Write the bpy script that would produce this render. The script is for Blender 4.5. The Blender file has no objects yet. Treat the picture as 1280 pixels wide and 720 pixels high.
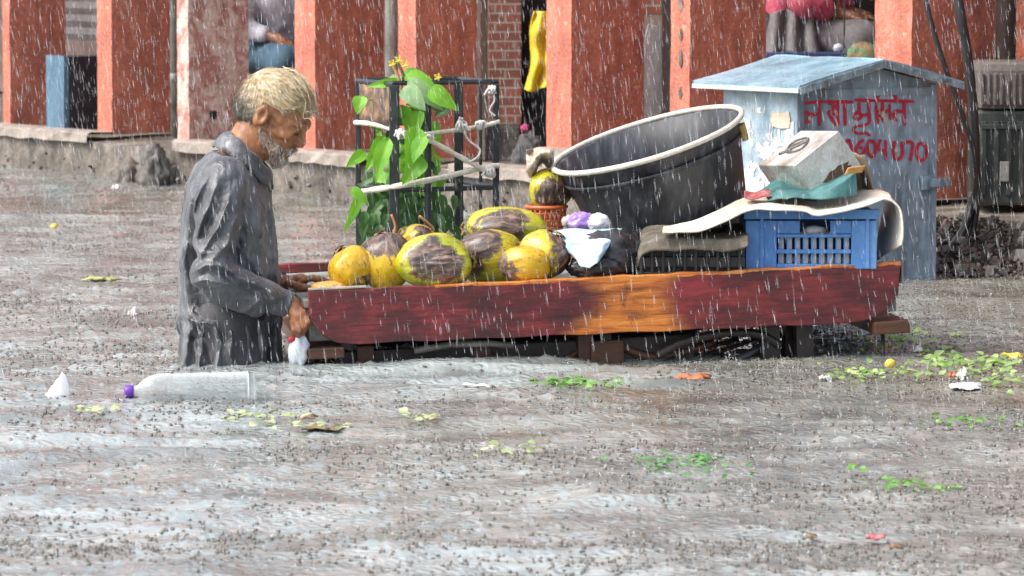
import bpy, bmesh, math, random
import numpy as np
from mathutils import Vector, Matrix, Euler

random.seed(7)
RNG = np.random.default_rng(11)
scene = bpy.context.scene
COL = scene.collection
R = math.radians
PI = math.pi

# ------------------------------------------------------------------ camera frame
F = 5280.0                     # focal length in pixels of the 1280 px wide photograph
CAMZ = 1.25                    # above the flood water (z = 0)
PITCH = math.atan(455.0 / F)
_cp, _sp = math.cos(PITCH), math.sin(PITCH)
STREET = -0.68

def ray(px, py):
    x, u = (px - 640) / F, (360 - py) / F
    return Vector((x, _cp + u * _sp, -_sp + u * _cp))
def P(px, py, Y):
    d = ray(px, py); t = Y / d.y
    return Vector((d.x * t, Y, CAMZ + d.z * t))
def W(px, py, z=0.0):
    d = ray(px, py); t = (z - CAMZ) / d.z
    return Vector((d.x * t, d.y * t, z))

cam = bpy.data.cameras.new('camera')
cam.sensor_width = 36.0
cam.lens = 36.0 * F / 1280
cam.clip_start = 0.1
cam.clip_end = 2000
cam.dof.use_dof = True
cam.dof.focus_distance = 12.2
cam.dof.aperture_fstop = 11
camo = bpy.data.objects.new('camera', cam)
COL.objects.link(camo)
camo.location = (0, 0, CAMZ)
camo.rotation_euler = (PI / 2 - PITCH, 0, 0)
scene.camera = camo

# ------------------------------------------------------------------ materials
def new_mat(name):
    m = bpy.data.materials.new(name); m.use_nodes = True
    nt = m.node_tree; nt.nodes.clear()
    out = nt.nodes.new('ShaderNodeOutputMaterial')
    b = nt.nodes.new('ShaderNodeBsdfPrincipled')
    nt.links.new(b.outputs[0], out.inputs[0])
    return m, nt, b, out

def c4(c): return (c[0], c[1], c[2], 1)

def ncoord(nt, stretch=(1, 1, 1), kind='Object', rot=(0, 0, 0)):
    tc = nt.nodes.new('ShaderNodeTexCoord'); mp = nt.nodes.new('ShaderNodeMapping')
    mp.inputs['Scale'].default_value = stretch
    mp.inputs['Rotation'].default_value = rot
    nt.links.new(tc.outputs[kind], mp.inputs[0])
    return mp.outputs[0]

def nnoise(nt, co, scale, detail=4, rough=0.55, dist=0.0):
    n = nt.nodes.new('ShaderNodeTexNoise')
    n.inputs['Scale'].default_value = scale
    n.inputs['Detail'].default_value = detail
    n.inputs['Roughness'].default_value = rough
    n.inputs['Distortion'].default_value = dist
    nt.links.new(co, n.inputs['Vector'])
    return n.outputs['Fac']

def nramp(nt, fac, stops, interp='LINEAR'):
    r = nt.nodes.new('ShaderNodeValToRGB'); e = r.color_ramp
    e.interpolation = interp
    while len(e.elements) < len(stops): e.elements.new(0.5)
    for el, (p, c) in zip(e.elements, stops):
        el.position = p; el.color = c4(c) if len(c) == 3 else c
    nt.links.new(fac, r.inputs[0])
    return r.outputs[0]

def nmix(nt, fac, a, b, mode='MIX'):
    m = nt.nodes.new('ShaderNodeMix'); m.data_type = 'RGBA'; m.blend_type = mode
    for sock, v in ((m.inputs[0], fac), (m.inputs[6], a), (m.inputs[7], b)):
        if isinstance(v, (int, float)): sock.default_value = v
        elif isinstance(v, tuple): sock.default_value = c4(v)
        else: nt.links.new(v, sock)
    return m.outputs[2]

def nmath(nt, op, a, b=0.0, clamp=False):
    m = nt.nodes.new('ShaderNodeMath'); m.operation = op; m.use_clamp = clamp
    for sock, v in ((m.inputs[0], a), (m.inputs[1], b)):
        if isinstance(v, (int, float)): sock.default_value = v
        else: nt.links.new(v, sock)
    return m.outputs[0]

def nbump(nt, b, h, strength=0.5, dist=0.01):
    bp = nt.nodes.new('ShaderNodeBump')
    bp.inputs['Strength'].default_value = strength
    bp.inputs['Distance'].default_value = dist
    nt.links.new(h, bp.inputs['Height'])
    nt.links.new(bp.outputs[0], b.inputs['Normal'])

MC = {}
def mat(name, cols, scale=6.0, rough=0.6, stretch=(1, 1, 1), bump=0.3, bdist=0.004, bscale=None,
        metal=0.0, spec=0.5, lo=0.3, hi=0.7, fine=0.35, coat=0.0, detail=5):
    """Two or three base colours spread by stretched noise, plus a fine mottling and relief."""
    if name in MC: return MC[name]
    m, nt, b, out = new_mat(name)
    co = ncoord(nt, stretch)
    n1 = nnoise(nt, co, scale, detail, 0.6, 0.3)
    k = len(cols)
    st = [(lo + (hi - lo) * i / max(1, k - 1), cols[i]) for i in range(k)]
    c = nramp(nt, n1, st)
    co2 = ncoord(nt)
    n2 = nnoise(nt, co2, bscale or scale * 9, 4, 0.6)
    if fine:
        g = nramp(nt, n2, [(0.3, (1 - fine,) * 3), (0.7, (1 + 0 * fine,) * 3)])
        c = nmix(nt, 1.0, c, g, 'MULTIPLY')
    nt.links.new(c, b.inputs['Base Color'])
    rr = nramp(nt, n1, [(0.3, (max(0.02, rough - 0.12),) * 3), (0.7, (min(1, rough + 0.12),) * 3)])
    nt.links.new(rr, b.inputs['Roughness'])
    b.inputs['Metallic'].default_value = metal
    b.inputs['Specular IOR Level'].default_value = spec
    b.inputs['Coat Weight'].default_value = coat
    b.inputs['Coat Roughness'].default_value = 0.12
    if bump:
        h = nmath(nt, 'ADD', nmath(nt, 'MULTIPLY', n1, 1.0), nmath(nt, 'MULTIPLY', n2, 0.5))
        nbump(nt, b, h, bump, bdist)
    MC[name] = m
    return m

# ------------------------------------------------------------------ objects
def wmat(o):
    m = o.matrix_basis.copy(); p = o.parent
    while p is not None:
        m = p.matrix_basis @ m; p = p.parent
    return m

def tag(o, label=None, cat=None, group=None, kind=None):
    if label: o['label'] = label
    if cat: o['category'] = cat
    if group: o['group'] = group
    if kind: o['kind'] = kind
    return o

def empty(name, loc, label, cat, group=None, mtx=None):
    o = bpy.data.objects.new(name, None); COL.objects.link(o)
    o.empty_display_size = 0.1
    if mtx is not None: o.matrix_basis = mtx
    else: o.location = loc
    return tag(o, label, cat, group)

def link_mesh(name, me, m, parent=None, loc=None, world=True, smooth=False):
    """Vertices come in world space (world=True) or in the parent's space."""
    o = bpy.data.objects.new(name, me); COL.objects.link(o)
    if loc is not None: o.location = loc
    if parent is not None: o.parent = parent
    if world: me.transform(wmat(o).inverted())
    if m is not None:
        for mm in (m if isinstance(m, (list, tuple)) else [m]): me.materials.append(mm)
    if smooth:
        me.polygons.foreach_set('use_smooth', [True] * len(me.polygons))
    me.update()
    return o

def mesh_from(verts, faces, name='m'):
    me = bpy.data.meshes.new(name)
    me.from_pydata([tuple(v) for v in verts], [], [tuple(f) for f in faces])
    me.validate(); me.update()
    return me

class MB:
    def __init__(self): self.v, self.f, self.sm = [], [], []
    def add(self, vs, fs, smooth=False):
        n = len(self.v)
        self.v += [Vector(v) for v in vs]
        self.f += [tuple(i + n for i in f) for f in fs]
        self.sm += [smooth] * len(fs)
        return self
    def box(self, c, s, mtx=None, bev=0.0):
        """centre, full size; a small chamfer on every edge"""
        hx, hy, hz = s[0] / 2, s[1] / 2, s[2] / 2
        b = min(bev, hx * .9, hy * .9, hz * .9)
        bm = bmesh.new()
        bmesh.ops.create_cube(bm, size=1)
        for v in bm.verts: v.co = Vector((v.co.x * s[0], v.co.y * s[1], v.co.z * s[2]))
        if b > 0:
            bmesh.ops.bevel(bm, geom=list(bm.edges), offset=b, segments=2, profile=0.6, affect='EDGES')
        M_ = Matrix.Translation(Vector(c))
        if mtx is not None: M_ = mtx @ M_
        bm.verts.index_update()
        self.add([M_ @ v.co for v in bm.verts], [[v.index for v in f.verts] for f in bm.faces])
        bm.free(); return self
    def hexa(self, pts):
        """8 corners: bottom ring 0-3, top ring 4-7"""
        return self.add(pts, [(3, 2, 1, 0), (4, 5, 6, 7), (0, 1, 5, 4), (1, 2, 6, 5), (2, 3, 7, 6), (3, 0, 4, 7)])
    def tube(self, pts, r, n=8, cap=True, smooth=True):
        pts = [Vector(p) for p in pts]
        rs = r if isinstance(r, (list, tuple)) else [r] * len(pts)
        vs, fs = [], []
        prev = None
        for i, p in enumerate(pts):
            d = (pts[min(i + 1, len(pts) - 1)] - pts[max(i - 1, 0)])
            if d.length < 1e-9: d = Vector((0, 0, 1))
            d.normalize()
            if prev is None:
                a = d.cross(Vector((0, 0, 1)))
                if a.length < 1e-3: a = d.cross(Vector((1, 0, 0)))
            else:
                a = prev - d * prev.dot(d)
            a.normalize(); prev = a
            b = d.cross(a)
            for k in range(n):
                t = 2 * PI * k / n
                vs.append(p + (a * math.cos(t) + b * math.sin(t)) * rs[i])
        for i in range(len(pts) - 1):
            for k in range(n):
                k2 = (k + 1) % n
                fs.append((i * n + k, i * n + k2, (i + 1) * n + k2, (i + 1) * n + k))
        if cap:
            fs.append(tuple(range(n - 1, -1, -1)))
            fs.append(tuple((len(pts) - 1) * n + k for k in range(n)))
        return self.add(vs, fs, smooth)
    def lathe(self, prof, n=32, mtx=None, smooth=True, close=False, wob=0.0):
        vs, fs = [], []
        for (r, z) in prof:
            for k in range(n):
                t = 2 * PI * k / n
                rr = r * (1 + wob * math.sin(3 * t + z * 9) + wob * .6 * math.sin(7 * t - z * 5))
                v = Vector((rr * math.cos(t), rr * math.sin(t), z))
                vs.append(mtx @ v if mtx is not None else v)
        m = len(prof)
        for i in range(m if close else m - 1):
            i2 = (i + 1) % m
            for k in range(n):
                k2 = (k + 1) % n
                fs.append((i * n + k, i * n + k2, i2 * n + k2, i2 * n + k))
        if not close:
            if prof[0][0] > 1e-6: fs.append(tuple(range(n - 1, -1, -1)))
            if prof[-1][0] > 1e-6: fs.append(tuple((m - 1) * n + k for k in range(n)))
        return self.add(vs, fs, smooth)
    def prism(self, poly, axis_fn, t0, t1):
        """poly: list of 2-D points; axis_fn(u, v, t) -> Vector"""
        n = len(poly)
        vs = [axis_fn(u, v, t0) for u, v in poly] + [axis_fn(u, v, t1) for u, v in poly]
        fs = [tuple(range(n - 1, -1, -1)), tuple(range(n, 2 * n))]
        for i in range(n):
            j = (i + 1) % n
            fs.append((i, j, n + j, n + i))
        return self.add(vs, fs)
    def grid(self, rows, smooth=True, thick=0.0):
        """rows of points -> sheet; thick gives it a back side"""
        nr, nc = len(rows), len(rows[0])
        V = [[Vector(p) for p in r] for r in rows]
        vs = [p for r in V for p in r]
        fs = [(i * nc + j, i * nc + j + 1, (i + 1) * nc + j + 1, (i + 1) * nc + j) for i in range(nr - 1) for j in range(nc - 1)]
        if thick:
            N = []
            for i in range(nr):
                for j in range(nc):
                    du = V[min(i + 1, nr - 1)][j] - V[max(i - 1, 0)][j]
                    dv = V[i][min(j + 1, nc - 1)] - V[i][max(j - 1, 0)]
                    n_ = du.cross(dv)
                    if n_.length > 1e-12: n_.normalize()
                    N.append(n_)
            o = nr * nc
            vs = vs + [vs[k] + N[k] * thick for k in range(o)]
            fs = fs + [tuple(reversed([i + o for i in f])) for f in fs]
            def q(a, b): fs.append((b, a, a + o, b + o))
            for j in range(nc - 1): q(j, j + 1); q((nr - 1) * nc + j + 1, (nr - 1) * nc + j)
            for i in range(nr - 1): q((i + 1) * nc, i * nc); q(i * nc + nc - 1, (i + 1) * nc + nc - 1)
        return self.add(vs, fs, smooth)
    def build(self, name, m, parent=None, loc=None, world=True, fix=True):
        me = mesh_from(self.v, self.f, name)
        if len(me.polygons) == len(self.sm):
            me.polygons.foreach_set('use_smooth', self.sm)
        if fix:
            bm = bmesh.new(); bm.from_mesh(me)
            bmesh.ops.recalc_face_normals(bm, faces=bm.faces); bm.to_mesh(me); bm.free()
        return link_mesh(name, me, m, parent, loc, world)

# ------------------------------------------------------------------ numpy noise and implicit surfaces
def _h(ix, iy, iz):
    n = (ix * 374761393 + iy * 668265263 + iz * 2147483647 // 7) & 0xffffffff
    n = ((n ^ (n >> 13)) * 1274126177) & 0xffffffff
    return ((n ^ (n >> 16)) & 0xffff) / 32767.5 - 1.0
def vnoise(p):
    p = np.asarray(p, dtype=np.float64) + 1000.0
    i = np.floor(p).astype(np.int64); f = p - i; u = f * f * (3 - 2 * f)
    x, y, z = i[:, 0], i[:, 1], i[:, 2]
    def L(a, b, t): return a + (b - a) * t
    r = []
    for dz in (0, 1):
        a = L(_h(x, y, z + dz), _h(x + 1, y, z + dz), u[:, 0])
        b = L(_h(x, y + 1, z + dz), _h(x + 1, y + 1, z + dz), u[:, 0])
        r.append(L(a, b, u[:, 1]))
    return L(r[0], r[1], u[:, 2])
def fbm(p, o=3):
    s, a = 0, 1.0
    for k in range(o):
        s = s + a * vnoise(p * (2.03 ** k) + 17.3 * k); a *= 0.5
    return s / 1.75
def ridge(p): return 1 - 2 * np.abs(vnoise(p))

def smin(a, b, k):
    h = np.clip(0.5 + 0.5 * (b - a) / k, 0, 1)
    return b + (a - b) * h - k * h * (1 - h)
def smax(a, b, k): return -smin(-a, -b, k)
def s_cone(p, a, b, ra, rb):
    a, b = np.asarray(a, float), np.asarray(b, float)
    ba = b - a; l2 = ba @ ba
    t = np.clip(((p - a) @ ba) / l2, 0, 1)
    d = p - (a + t[:, None] * ba)
    return np.sqrt((d * d).sum(1)) - (ra + (rb - ra) * t)
def s_ell(p, c, r):
    q = (p - np.asarray(c, float)); r = np.asarray(r, float)
    k0 = np.sqrt(((q / r) ** 2).sum(1)); k1 = np.sqrt(((q / (r * r)) ** 2).sum(1))
    return k0 * (k0 - 1) / np.maximum(k1, 1e-9)
def s_sph(p, c, r): return np.sqrt(((p - np.asarray(c, float)) ** 2).sum(1)) - r
def s_chain(p, pts, rs, k=0.0):
    d = None
    for i in range(len(pts) - 1):
        e = s_cone(p, pts[i], pts[i + 1], rs[i], rs[i + 1])
        d = e if d is None else (smin(d, e, k) if k else np.minimum(d, e))
    return d

def sdf_mesh(fn, lo, hi, h, band=0.02):
    lo, hi = np.asarray(lo, float), np.asarray(hi, float)
    B = 8
    nb = np.maximum(1, np.ceil((hi - lo) / (h * B)).astype(int))
    n = nb * B
    bc = np.stack(np.meshgrid(*[np.arange(k) for k in nb], indexing='ij'), -1).reshape(-1, 3)
    cen = lo + (bc * B + (B - 1) / 2) * h
    dc = fn(cen)
    near = np.abs(dc) < h * B * 0.9 * 1.15 + band
    vol = np.repeat(np.repeat(np.repeat(dc.reshape(nb), B, 0), B, 1), B, 2).astype(np.float32)
    loc = np.stack(np.meshgrid(*[np.arange(B)] * 3, indexing='ij'), -1).reshape(-1, 3)
    kb = bc[near]
    for s in range(0, len(kb), 1200):
        idx = (kb[s:s + 1200, None, :] * B + loc[None]).reshape(-1, 3)
        vol[idx[:, 0], idx[:, 1], idx[:, 2]] = fn(lo + idx * h)
    S = vol < 0
    sh = [(a, b, c) for a in (0, 1) for b in (0, 1) for c in (0, 1)]
    def cut(A, o): return A[o[0]:n[0] - 1 + o[0], o[1]:n[1] - 1 + o[1], o[2]:n[2] - 1 + o[2]]
    cnt = sum(cut(S, o).astype(np.uint8) for o in sh)
    act = (cnt > 0) & (cnt < 8)
    cells = np.argwhere(act)
    vid = -np.ones(act.shape, np.int64)
    vid[act] = np.arange(len(cells))
    acc = np.zeros((len(cells), 3)); num = np.zeros(len(cells))
    for a in sh:
        for ax in range(3):
            if a[ax]: continue
            b = list(a); b[ax] = 1
            va = vol[cells[:, 0] + a[0], cells[:, 1] + a[1], cells[:, 2] + a[2]].astype(float)
            vb = vol[cells[:, 0] + b[0], cells[:, 1] + b[1], cells[:, 2] + b[2]].astype(float)
            x = (va < 0) != (vb < 0)
            t = np.where(x, va / np.where(x, va - vb, 1), 0)
            p = np.tile(np.array(a, float), (len(cells), 1)); p[:, ax] += t
            acc[x] += p[x]; num[x] += 1
    V = lo + (cells + acc / np.maximum(num, 1)[:, None]) * h
    faces = []
    for ax in range(3):
        o1, o2 = [(1, 2), (2, 0), (0, 1)][ax]
        sl0 = [slice(1, k - 1) for k in n]; sl1 = [slice(1, k - 1) for k in n]
        sl0[ax] = slice(0, n[ax] - 1); sl1[ax] = slice(1, n[ax])
        A, C = S[tuple(sl0)], S[tuple(sl1)]
        e = np.argwhere(A != C); inside = A[A != C]
        off = np.array([0 if k == ax else 1 for k in range(3)])
        g = e + off
        d1 = np.zeros(3, int); d1[o1] = 1
        d2 = np.zeros(3, int); d2[o2] = 1
        q = [vid[tuple((g - a).T)] for a in (d1 + d2, d2, 0 * d1, d1)]
        q = np.stack(q, 1)
        q[~inside] = q[~inside][:, ::-1]
        faces.append(q)
    Fc = np.concatenate(faces)
    Fc = Fc[(Fc >= 0).all(1)]
    me = bpy.data.meshes.new('surface')
    me.vertices.add(len(V)); me.vertices.foreach_set('co', V.ravel())
    me.loops.add(len(Fc) * 4); me.loops.foreach_set('vertex_index', Fc.ravel().astype(np.int32))
    me.polygons.add(len(Fc)); me.polygons.foreach_set('loop_start', np.arange(0, len(Fc) * 4, 4, dtype=np.int32))
    me.update(calc_edges=True); me.validate()
    return me

# ================================================================== PALETTE
def plaster(name, cols, pale, dark, seedv, amount):
    m, nt, b, out = new_mat(name)
    mp = nt.nodes.new('ShaderNodeMapping'); tcx = nt.nodes.new('ShaderNodeTexCoord')
    mp.inputs['Location'].default_value = (seedv, seedv * .7, 0); nt.links.new(tcx.outputs['Object'], mp.inputs[0])
    def st(v):
        q = nt.nodes.new('ShaderNodeMapping'); q.inputs['Scale'].default_value = v; nt.links.new(mp.outputs[0], q.inputs[0]); return q.outputs[0]
    n1 = nnoise(nt, st((1, 1, .45)), 7, 8, .65, .3)
    c = nramp(nt, n1, [(.32, cols[0]), (.52, cols[1]), (.70, cols[2])])
    run = nnoise(nt, st((1, 1, .10)), 24, 4, .65, .2)                      # runs of dirt down the face
    c = nmix(nt, nmath(nt, 'MULTIPLY', nramp(nt, run, [(.50, (0, 0, 0)), (.68, (1, 1, 1))]), .55), c, dark)
    los = nnoise(nt, st((1, 1, .8)), 11, 7, .7, .6)                        # limewash gone, pale plaster
    c = nmix(nt, nmath(nt, 'MULTIPLY', nramp(nt, los, [(.66 - amount, (0, 0, 0)), (.74 - amount, (1, 1, 1))]), .75), c, pale)
    pit = nnoise(nt, st((1, 1, 1)), 60, 4, .7)
    c = nmix(nt, .55, c, nramp(nt, pit, [(.36, (.45, .42, .42)), (.60, (1, 1, 1))]), 'MULTIPLY')
    nt.links.new(c, b.inputs[0]); b.inputs['Roughness'].default_value = .62
    nbump(nt, b, nmath(nt, 'ADD', nmath(nt, 'MULTIPLY', los, -1.2), nmath(nt, 'ADD', n1, nmath(nt, 'MULTIPLY', pit, .5))), .8, .010)
    MC[name] = m
    return m
RED = plaster('red_limewash', [(.38, .115, .085), (.58, .185, .115), (.67, .30, .21)], (.70, .50, .41), (.20, .075, .060), 0, .065)
PALE = plaster('flaking_pink_limewash', [(.34, .12, .10), (.54, .26, .21), (.66, .42, .34)], (.78, .62, .54), (.26, .10, .085), 4.0, .21)
CEMENT = mat('wet_cement', [(0.06, 0.052, 0.043), (0.17, 0.145, 0.12), (0.30, 0.265, 0.225)], 8, 0.6, (1, 1, 1), 0.8, 0.012, 40, fine=.45)
KERBTOP = mat('worn_kerb_edge', [(0.22, 0.19, 0.16), (0.37, 0.32, 0.28), (0.50, 0.43, 0.38)], 9, 0.5, (1, 1, 1), 0.5, 0.006, 40)
PLASTER = mat('grimy_plaster', [(0.10, 0.07, 0.06), (0.19, 0.13, 0.11), (0.28, 0.22, 0.19)], 2, 0.8, bump=0.4)
DARKG = mat('dark_grey_metal', [(0.02, 0.022, 0.025), (0.05, 0.055, 0.06)], 9, 0.45, bump=.3, spec=.5)
STEEL = mat('grey_pipe_paint', [(0.13, 0.14, 0.13), (0.24, 0.25, 0.23), (0.34, 0.33, 0.30)], 9, 0.5)
STONE = mat('grey_stone', [(0.035, 0.033, 0.03), (0.12, 0.11, 0.10), (0.30, 0.29, 0.27)], 14, 0.6, bump=.8, bdist=.01)

# ================================================================== GROUND, WATER
g = MB().grid([[(x, y, STREET) for x in (-300, -8, 8, 300)] for y in (-40, 4, 30, 900)], smooth=False)
tag(g.build('street', mat('wet_asphalt', [(0.04, 0.038, 0.035), (0.07, 0.065, 0.06)], 4, 0.5)), kind='structure')

def water_height(X, Y):
    p = np.stack([X, Y, 0 * X], -1).reshape(-1, 3)
    wv = p + 0.12 * np.stack([vnoise(p * 2.1), vnoise(p * 2.1 + 40), 0 * p[:, 0]], 1)
    h = 0.022 * fbm(wv * np.array([.9, 2.6, 1]) + 3, 2)
    h += 0.015 * ridge(wv * np.array([2.4, 5.2, 1]) + 9.1) * np.clip(0.55 + vnoise(p * .8 + 5), 0.1, 1)
    h += 0.0040 * fbm(wv * np.array([8, 9, 1]), 2)
    h += 0.0030 * vnoise(p * np.array([26, 30, 1]) + 2.2)
    rr = np.sqrt(((p[:, 0] + .80) / 1.0) ** 2 + ((p[:, 1] - 12.08) / 1.3) ** 2)
    h += .0035 * np.sin((rr - .2) * 62) * np.exp(-np.clip(rr - .2, 0, 9) / .16)
    cd = np.abs((p[:, 1] - 11.86) - (p[:, 0] + .57) * .148) + np.clip(np.abs(p[:, 0] - .28) - .85, 0, 9)
    h -= .0012 * np.sin(cd * 58) * np.exp(-cd / .14)
    return h.reshape(X.shape)

xs = np.concatenate([np.linspace(-300, -5, 12)[:-1], np.linspace(-5, -2.9, 40)[:-1], np.linspace(-2.9, 2.9, 340), np.linspace(2.9, 5, 40)[1:], np.linspace(5, 300, 12)[1:]])
ys = np.concatenate([np.linspace(-40, 5, 12)[:-1], np.linspace(5, 7.4, 60)[:-1], np.linspace(7.4, 15, 520)[:-1], np.linspace(15, 24, 340), np.linspace(24, 30, 20)[1:], np.linspace(30, 900, 14)[1:]])
XX, YY = np.meshgrid(xs, ys)
XX = XX + (RNG.random(XX.shape) - .5) * 0.006 * (np.abs(XX) < 3)
fade = np.clip((6 - np.abs(XX)), 0, 1) * np.clip(YY - 3, 0, 1) * np.clip(29 - YY, 0, 1)
ZZ = water_height(XX, YY) * fade
# impact dimples and little upthrown peaks where drops have just landed
V = np.stack([XX, YY, ZZ], -1).reshape(-1, 3)
sel = np.where((np.abs(V[:, 0]) < 3) & (V[:, 1] > 6) & (V[:, 1] < 24))[0]
pk = RNG.choice(sel, 9000, replace=False)
V[pk, 2] += RNG.uniform(0.002, 0.008, len(pk))
nr, nc = XX.shape
ii = (np.arange(nr - 1)[:, None] * nc + np.arange(nc - 1)[None]).ravel()
FQ = np.stack([ii, ii + 1, ii + nc + 1, ii + nc], 1).astype(np.int32)
me = bpy.data.meshes.new('water')
me.vertices.add(len(V)); me.vertices.foreach_set('co', V.ravel())
me.loops.add(len(FQ) * 4); me.loops.foreach_set('vertex_index', FQ.ravel())
me.polygons.add(len(FQ)); me.polygons.foreach_set('loop_start', np.arange(0, len(FQ) * 4, 4, dtype=np.int32))
me.update(calc_edges=True)
m, nt, b, out = new_mat('muddy_flood_water')
co = ncoord(nt)
sxw = nt.nodes.new('ShaderNodeSeparateXYZ'); nt.links.new(ncoord(nt), sxw.inputs[0])
big = nnoise(nt, ncoord(nt, (1, 1.3, 1)), .55, 3, .6, .5)
silt_reflect = nmath(nt, 'ADD', nmath(nt, 'MULTIPLY', nmath(nt, 'SUBTRACT', sxw.outputs[1], 8.6), .075), nmath(nt, 'MULTIPLY', sxw.outputs[0], .22))  # painted reflection: pale sky near, brown walls far and right, plus silt noise
silt_reflect = nmath(nt, 'ADD', silt_reflect, nmath(nt, 'MULTIPLY', nmath(nt, 'SUBTRACT', big, .5), 2.2), True)
nlow = nnoise(nt, ncoord(nt, (1, 1.4, 1)), 3.0, 4, .6, .3)
grey = nramp(nt, nlow, [(0.36, (0.170, 0.190, 0.186)), (0.64, (0.330, 0.374, 0.372))])
brown = nramp(nt, nlow, [(0.36, (0.066, 0.060, 0.040)), (0.64, (0.178, 0.170, 0.132))])
mud = nmix(nt, silt_reflect, grey, brown)
nt.links.new(mud, b.inputs['Base Color'])
b.inputs['Roughness'].default_value = 0.07
b.inputs['IOR'].default_value = 1.45
def rings(scale, freq, amp, off):
    mp = nt.nodes.new('ShaderNodeMapping'); mp.inputs['Location'].default_value = off
    tcx = nt.nodes.new('ShaderNodeTexCoord'); nt.links.new(tcx.outputs['Object'], mp.inputs[0])
    fl = nt.nodes.new('ShaderNodeVectorMath'); fl.operation = 'MULTIPLY'; fl.inputs[1].default_value = (1, 1, 0); nt.links.new(mp.outputs[0], fl.inputs[0])
    vo = nt.nodes.new('ShaderNodeTexVoronoi'); vo.voronoi_dimensions = '2D'; vo.inputs['Scale'].default_value = scale
    nt.links.new(fl.outputs[0], vo.inputs['Vector'])
    d = vo.outputs['Distance']
    sn = nmath(nt, 'SINE', nmath(nt, 'MULTIPLY', d, freq))
    fall = nmath(nt, 'SUBTRACT', 1.0, nmath(nt, 'MULTIPLY', d, 1.9), True)
    return nmath(nt, 'MULTIPLY', nmath(nt, 'MULTIPLY', sn, fall), amp)
h1 = nnoise(nt, ncoord(nt, (1, .6, 1)), 24, 3, .6, .6)
h2 = nnoise(nt, ncoord(nt, (1, .9, 1)), 50, 2, .5)
hh = nmath(nt, 'ADD', nmath(nt, 'MULTIPLY', h1, .9), nmath(nt, 'MULTIPLY', h2, .55))
hh = nmath(nt, 'ADD', hh, nmath(nt, 'ADD', rings(8.0, 30.0, .42, (0, 0, 0)), rings(13.0, 24.0, .30, (3.3, 1.7, 0))))
nbump(nt, b, hh, 1.0, 0.0046)
WATER = m
wo = link_mesh('flood_water', me, m, smooth=True)
tag(wo, kind='structure')

# ================================================================== BUILDING LINE
LD = Vector((0.568, -0.823, 0)).normalized()      # along the arcade, to the right and nearer
LN = Vector((-0.823, -0.568, 0)).normalized()     # out of the arcade, to the street
LI = -LN
L0 = Vector((-0.96, 19.66, 0))
KZ = 0.20
def line_pt(px, off=0.0):
    """point of the arcade line (moved off metres towards the street) seen at column px"""
    k = (px - 640) / F
    q = L0 + LN * off
    t = (k * q.y - q.x) / (LD.x - k * LD.y)
    return q + LD * t
def span_in(c, px):
    k = (px - 640) / F
    return (k * c.y - c.x) / (LI.x - k * LI.y)
TOPZ = 3.3

def slab(mb, a, b, depth, z0, z1, nseg=6, jit=0.0):
    """upright block: front edge a->b on the ground plan, running depth metres inwards"""
    pts = [a, b, b + LI * depth, a + LI * depth]
    zs = [z0 + (z1 - z0) * i / nseg for i in range(nseg + 1)]
    ring = []
    for z in zs:
        ring.append([Vector((p.x + random.uniform(-jit, jit), p.y + random.uniform(-jit, jit), z)) for p in pts])
    vs = [p for r_ in ring for p in r_]
    fs = [(3, 2, 1, 0), tuple(nseg * 4 + k for k in range(4))]
    for i in range(nseg):
        for k in range(4):
            k2 = (k + 1) % 4
            fs.append((i * 4 + k, i * 4 + k2, (i + 1) * 4 + k2, (i + 1) * 4 + k))
    mb.add(vs, fs)

# platform (footpath) with a worn kerb edge
kA, kB = line_pt(-900, .14), line_pt(2600, .14)
mb = MB()
N = 70
rows = []
for i in range(N + 1):
    q = kA.lerp(kB, i / N)
    rows.append(q)
top, face = MB(), MB()
tops = []
for i, q in enumerate(rows):
    w = 0.012 * math.sin(i * 1.7) + random.uniform(-.012, .012)
    tops.append([q + LN * w + Vector((0, 0, STREET)), q + LN * w + Vector((0, 0, 0.02)), q + LN * (w * .6 - .005) + Vector((0, 0, KZ - 0.035 + random.uniform(-.008, .008)))])
face.grid([[r_[j] for r_ in tops] for j in range(3)])
pl = [[r_[2] + Vector((0, 0, -.002)) for r_ in tops], [q + LI * 7.0 + Vector((0, 0, KZ - .01)) for q in rows]]
face.grid([pl[0], [a.lerp(b_, .06) + Vector((0, 0, .012)) for a, b_ in zip(*pl)], pl[1]], smooth=False)
tag(face.build('footpath', CEMENT), kind='structure')
for k, (x0, x1, lab) in enumerate([(-40, 108, 'pale kerbstone at the left end of the footpath below the black cabinet'),
                                   (214, 300, 'pale kerbstone on the footpath edge behind the old man'),
                                   (352, 446, 'pale kerbstone on the footpath edge between the old man and the tree guard'),
                                   (560, 700, 'pale kerbstone on the footpath edge behind the coconut in the basket')]):
    a, b_ = line_pt(x0, .165), line_pt(x1, .165)
    mb = MB(); slab(mb, a.copy(), b_.copy(), .16, KZ - .035, KZ + .012, 1)
    nseg = 9
    vs = []
    mb = MB()
    rr = []
    for i in range(nseg + 1):
        q = a.lerp(b_, i / nseg)
        j = lambda s=.006: random.uniform(-s, s)
        rr.append([q + LN * j() + Vector((0, 0, KZ - .04 + j())), q + LN * j() + Vector((0, 0, KZ + .004 + j(.004))), q + LI * (.02) + Vector((0, 0, KZ + .013 + j(.003))), q + LI * .17 + Vector((0, 0, KZ + .012))])
    mb.grid([[r_[c] for r_ in rr] for c in range(4)], smooth=False)
    tag(mb.build('kerbstone', KERBTOP, loc=a), lab, 'kerbstone', 'kerbstones along the footpath edge')

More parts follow.
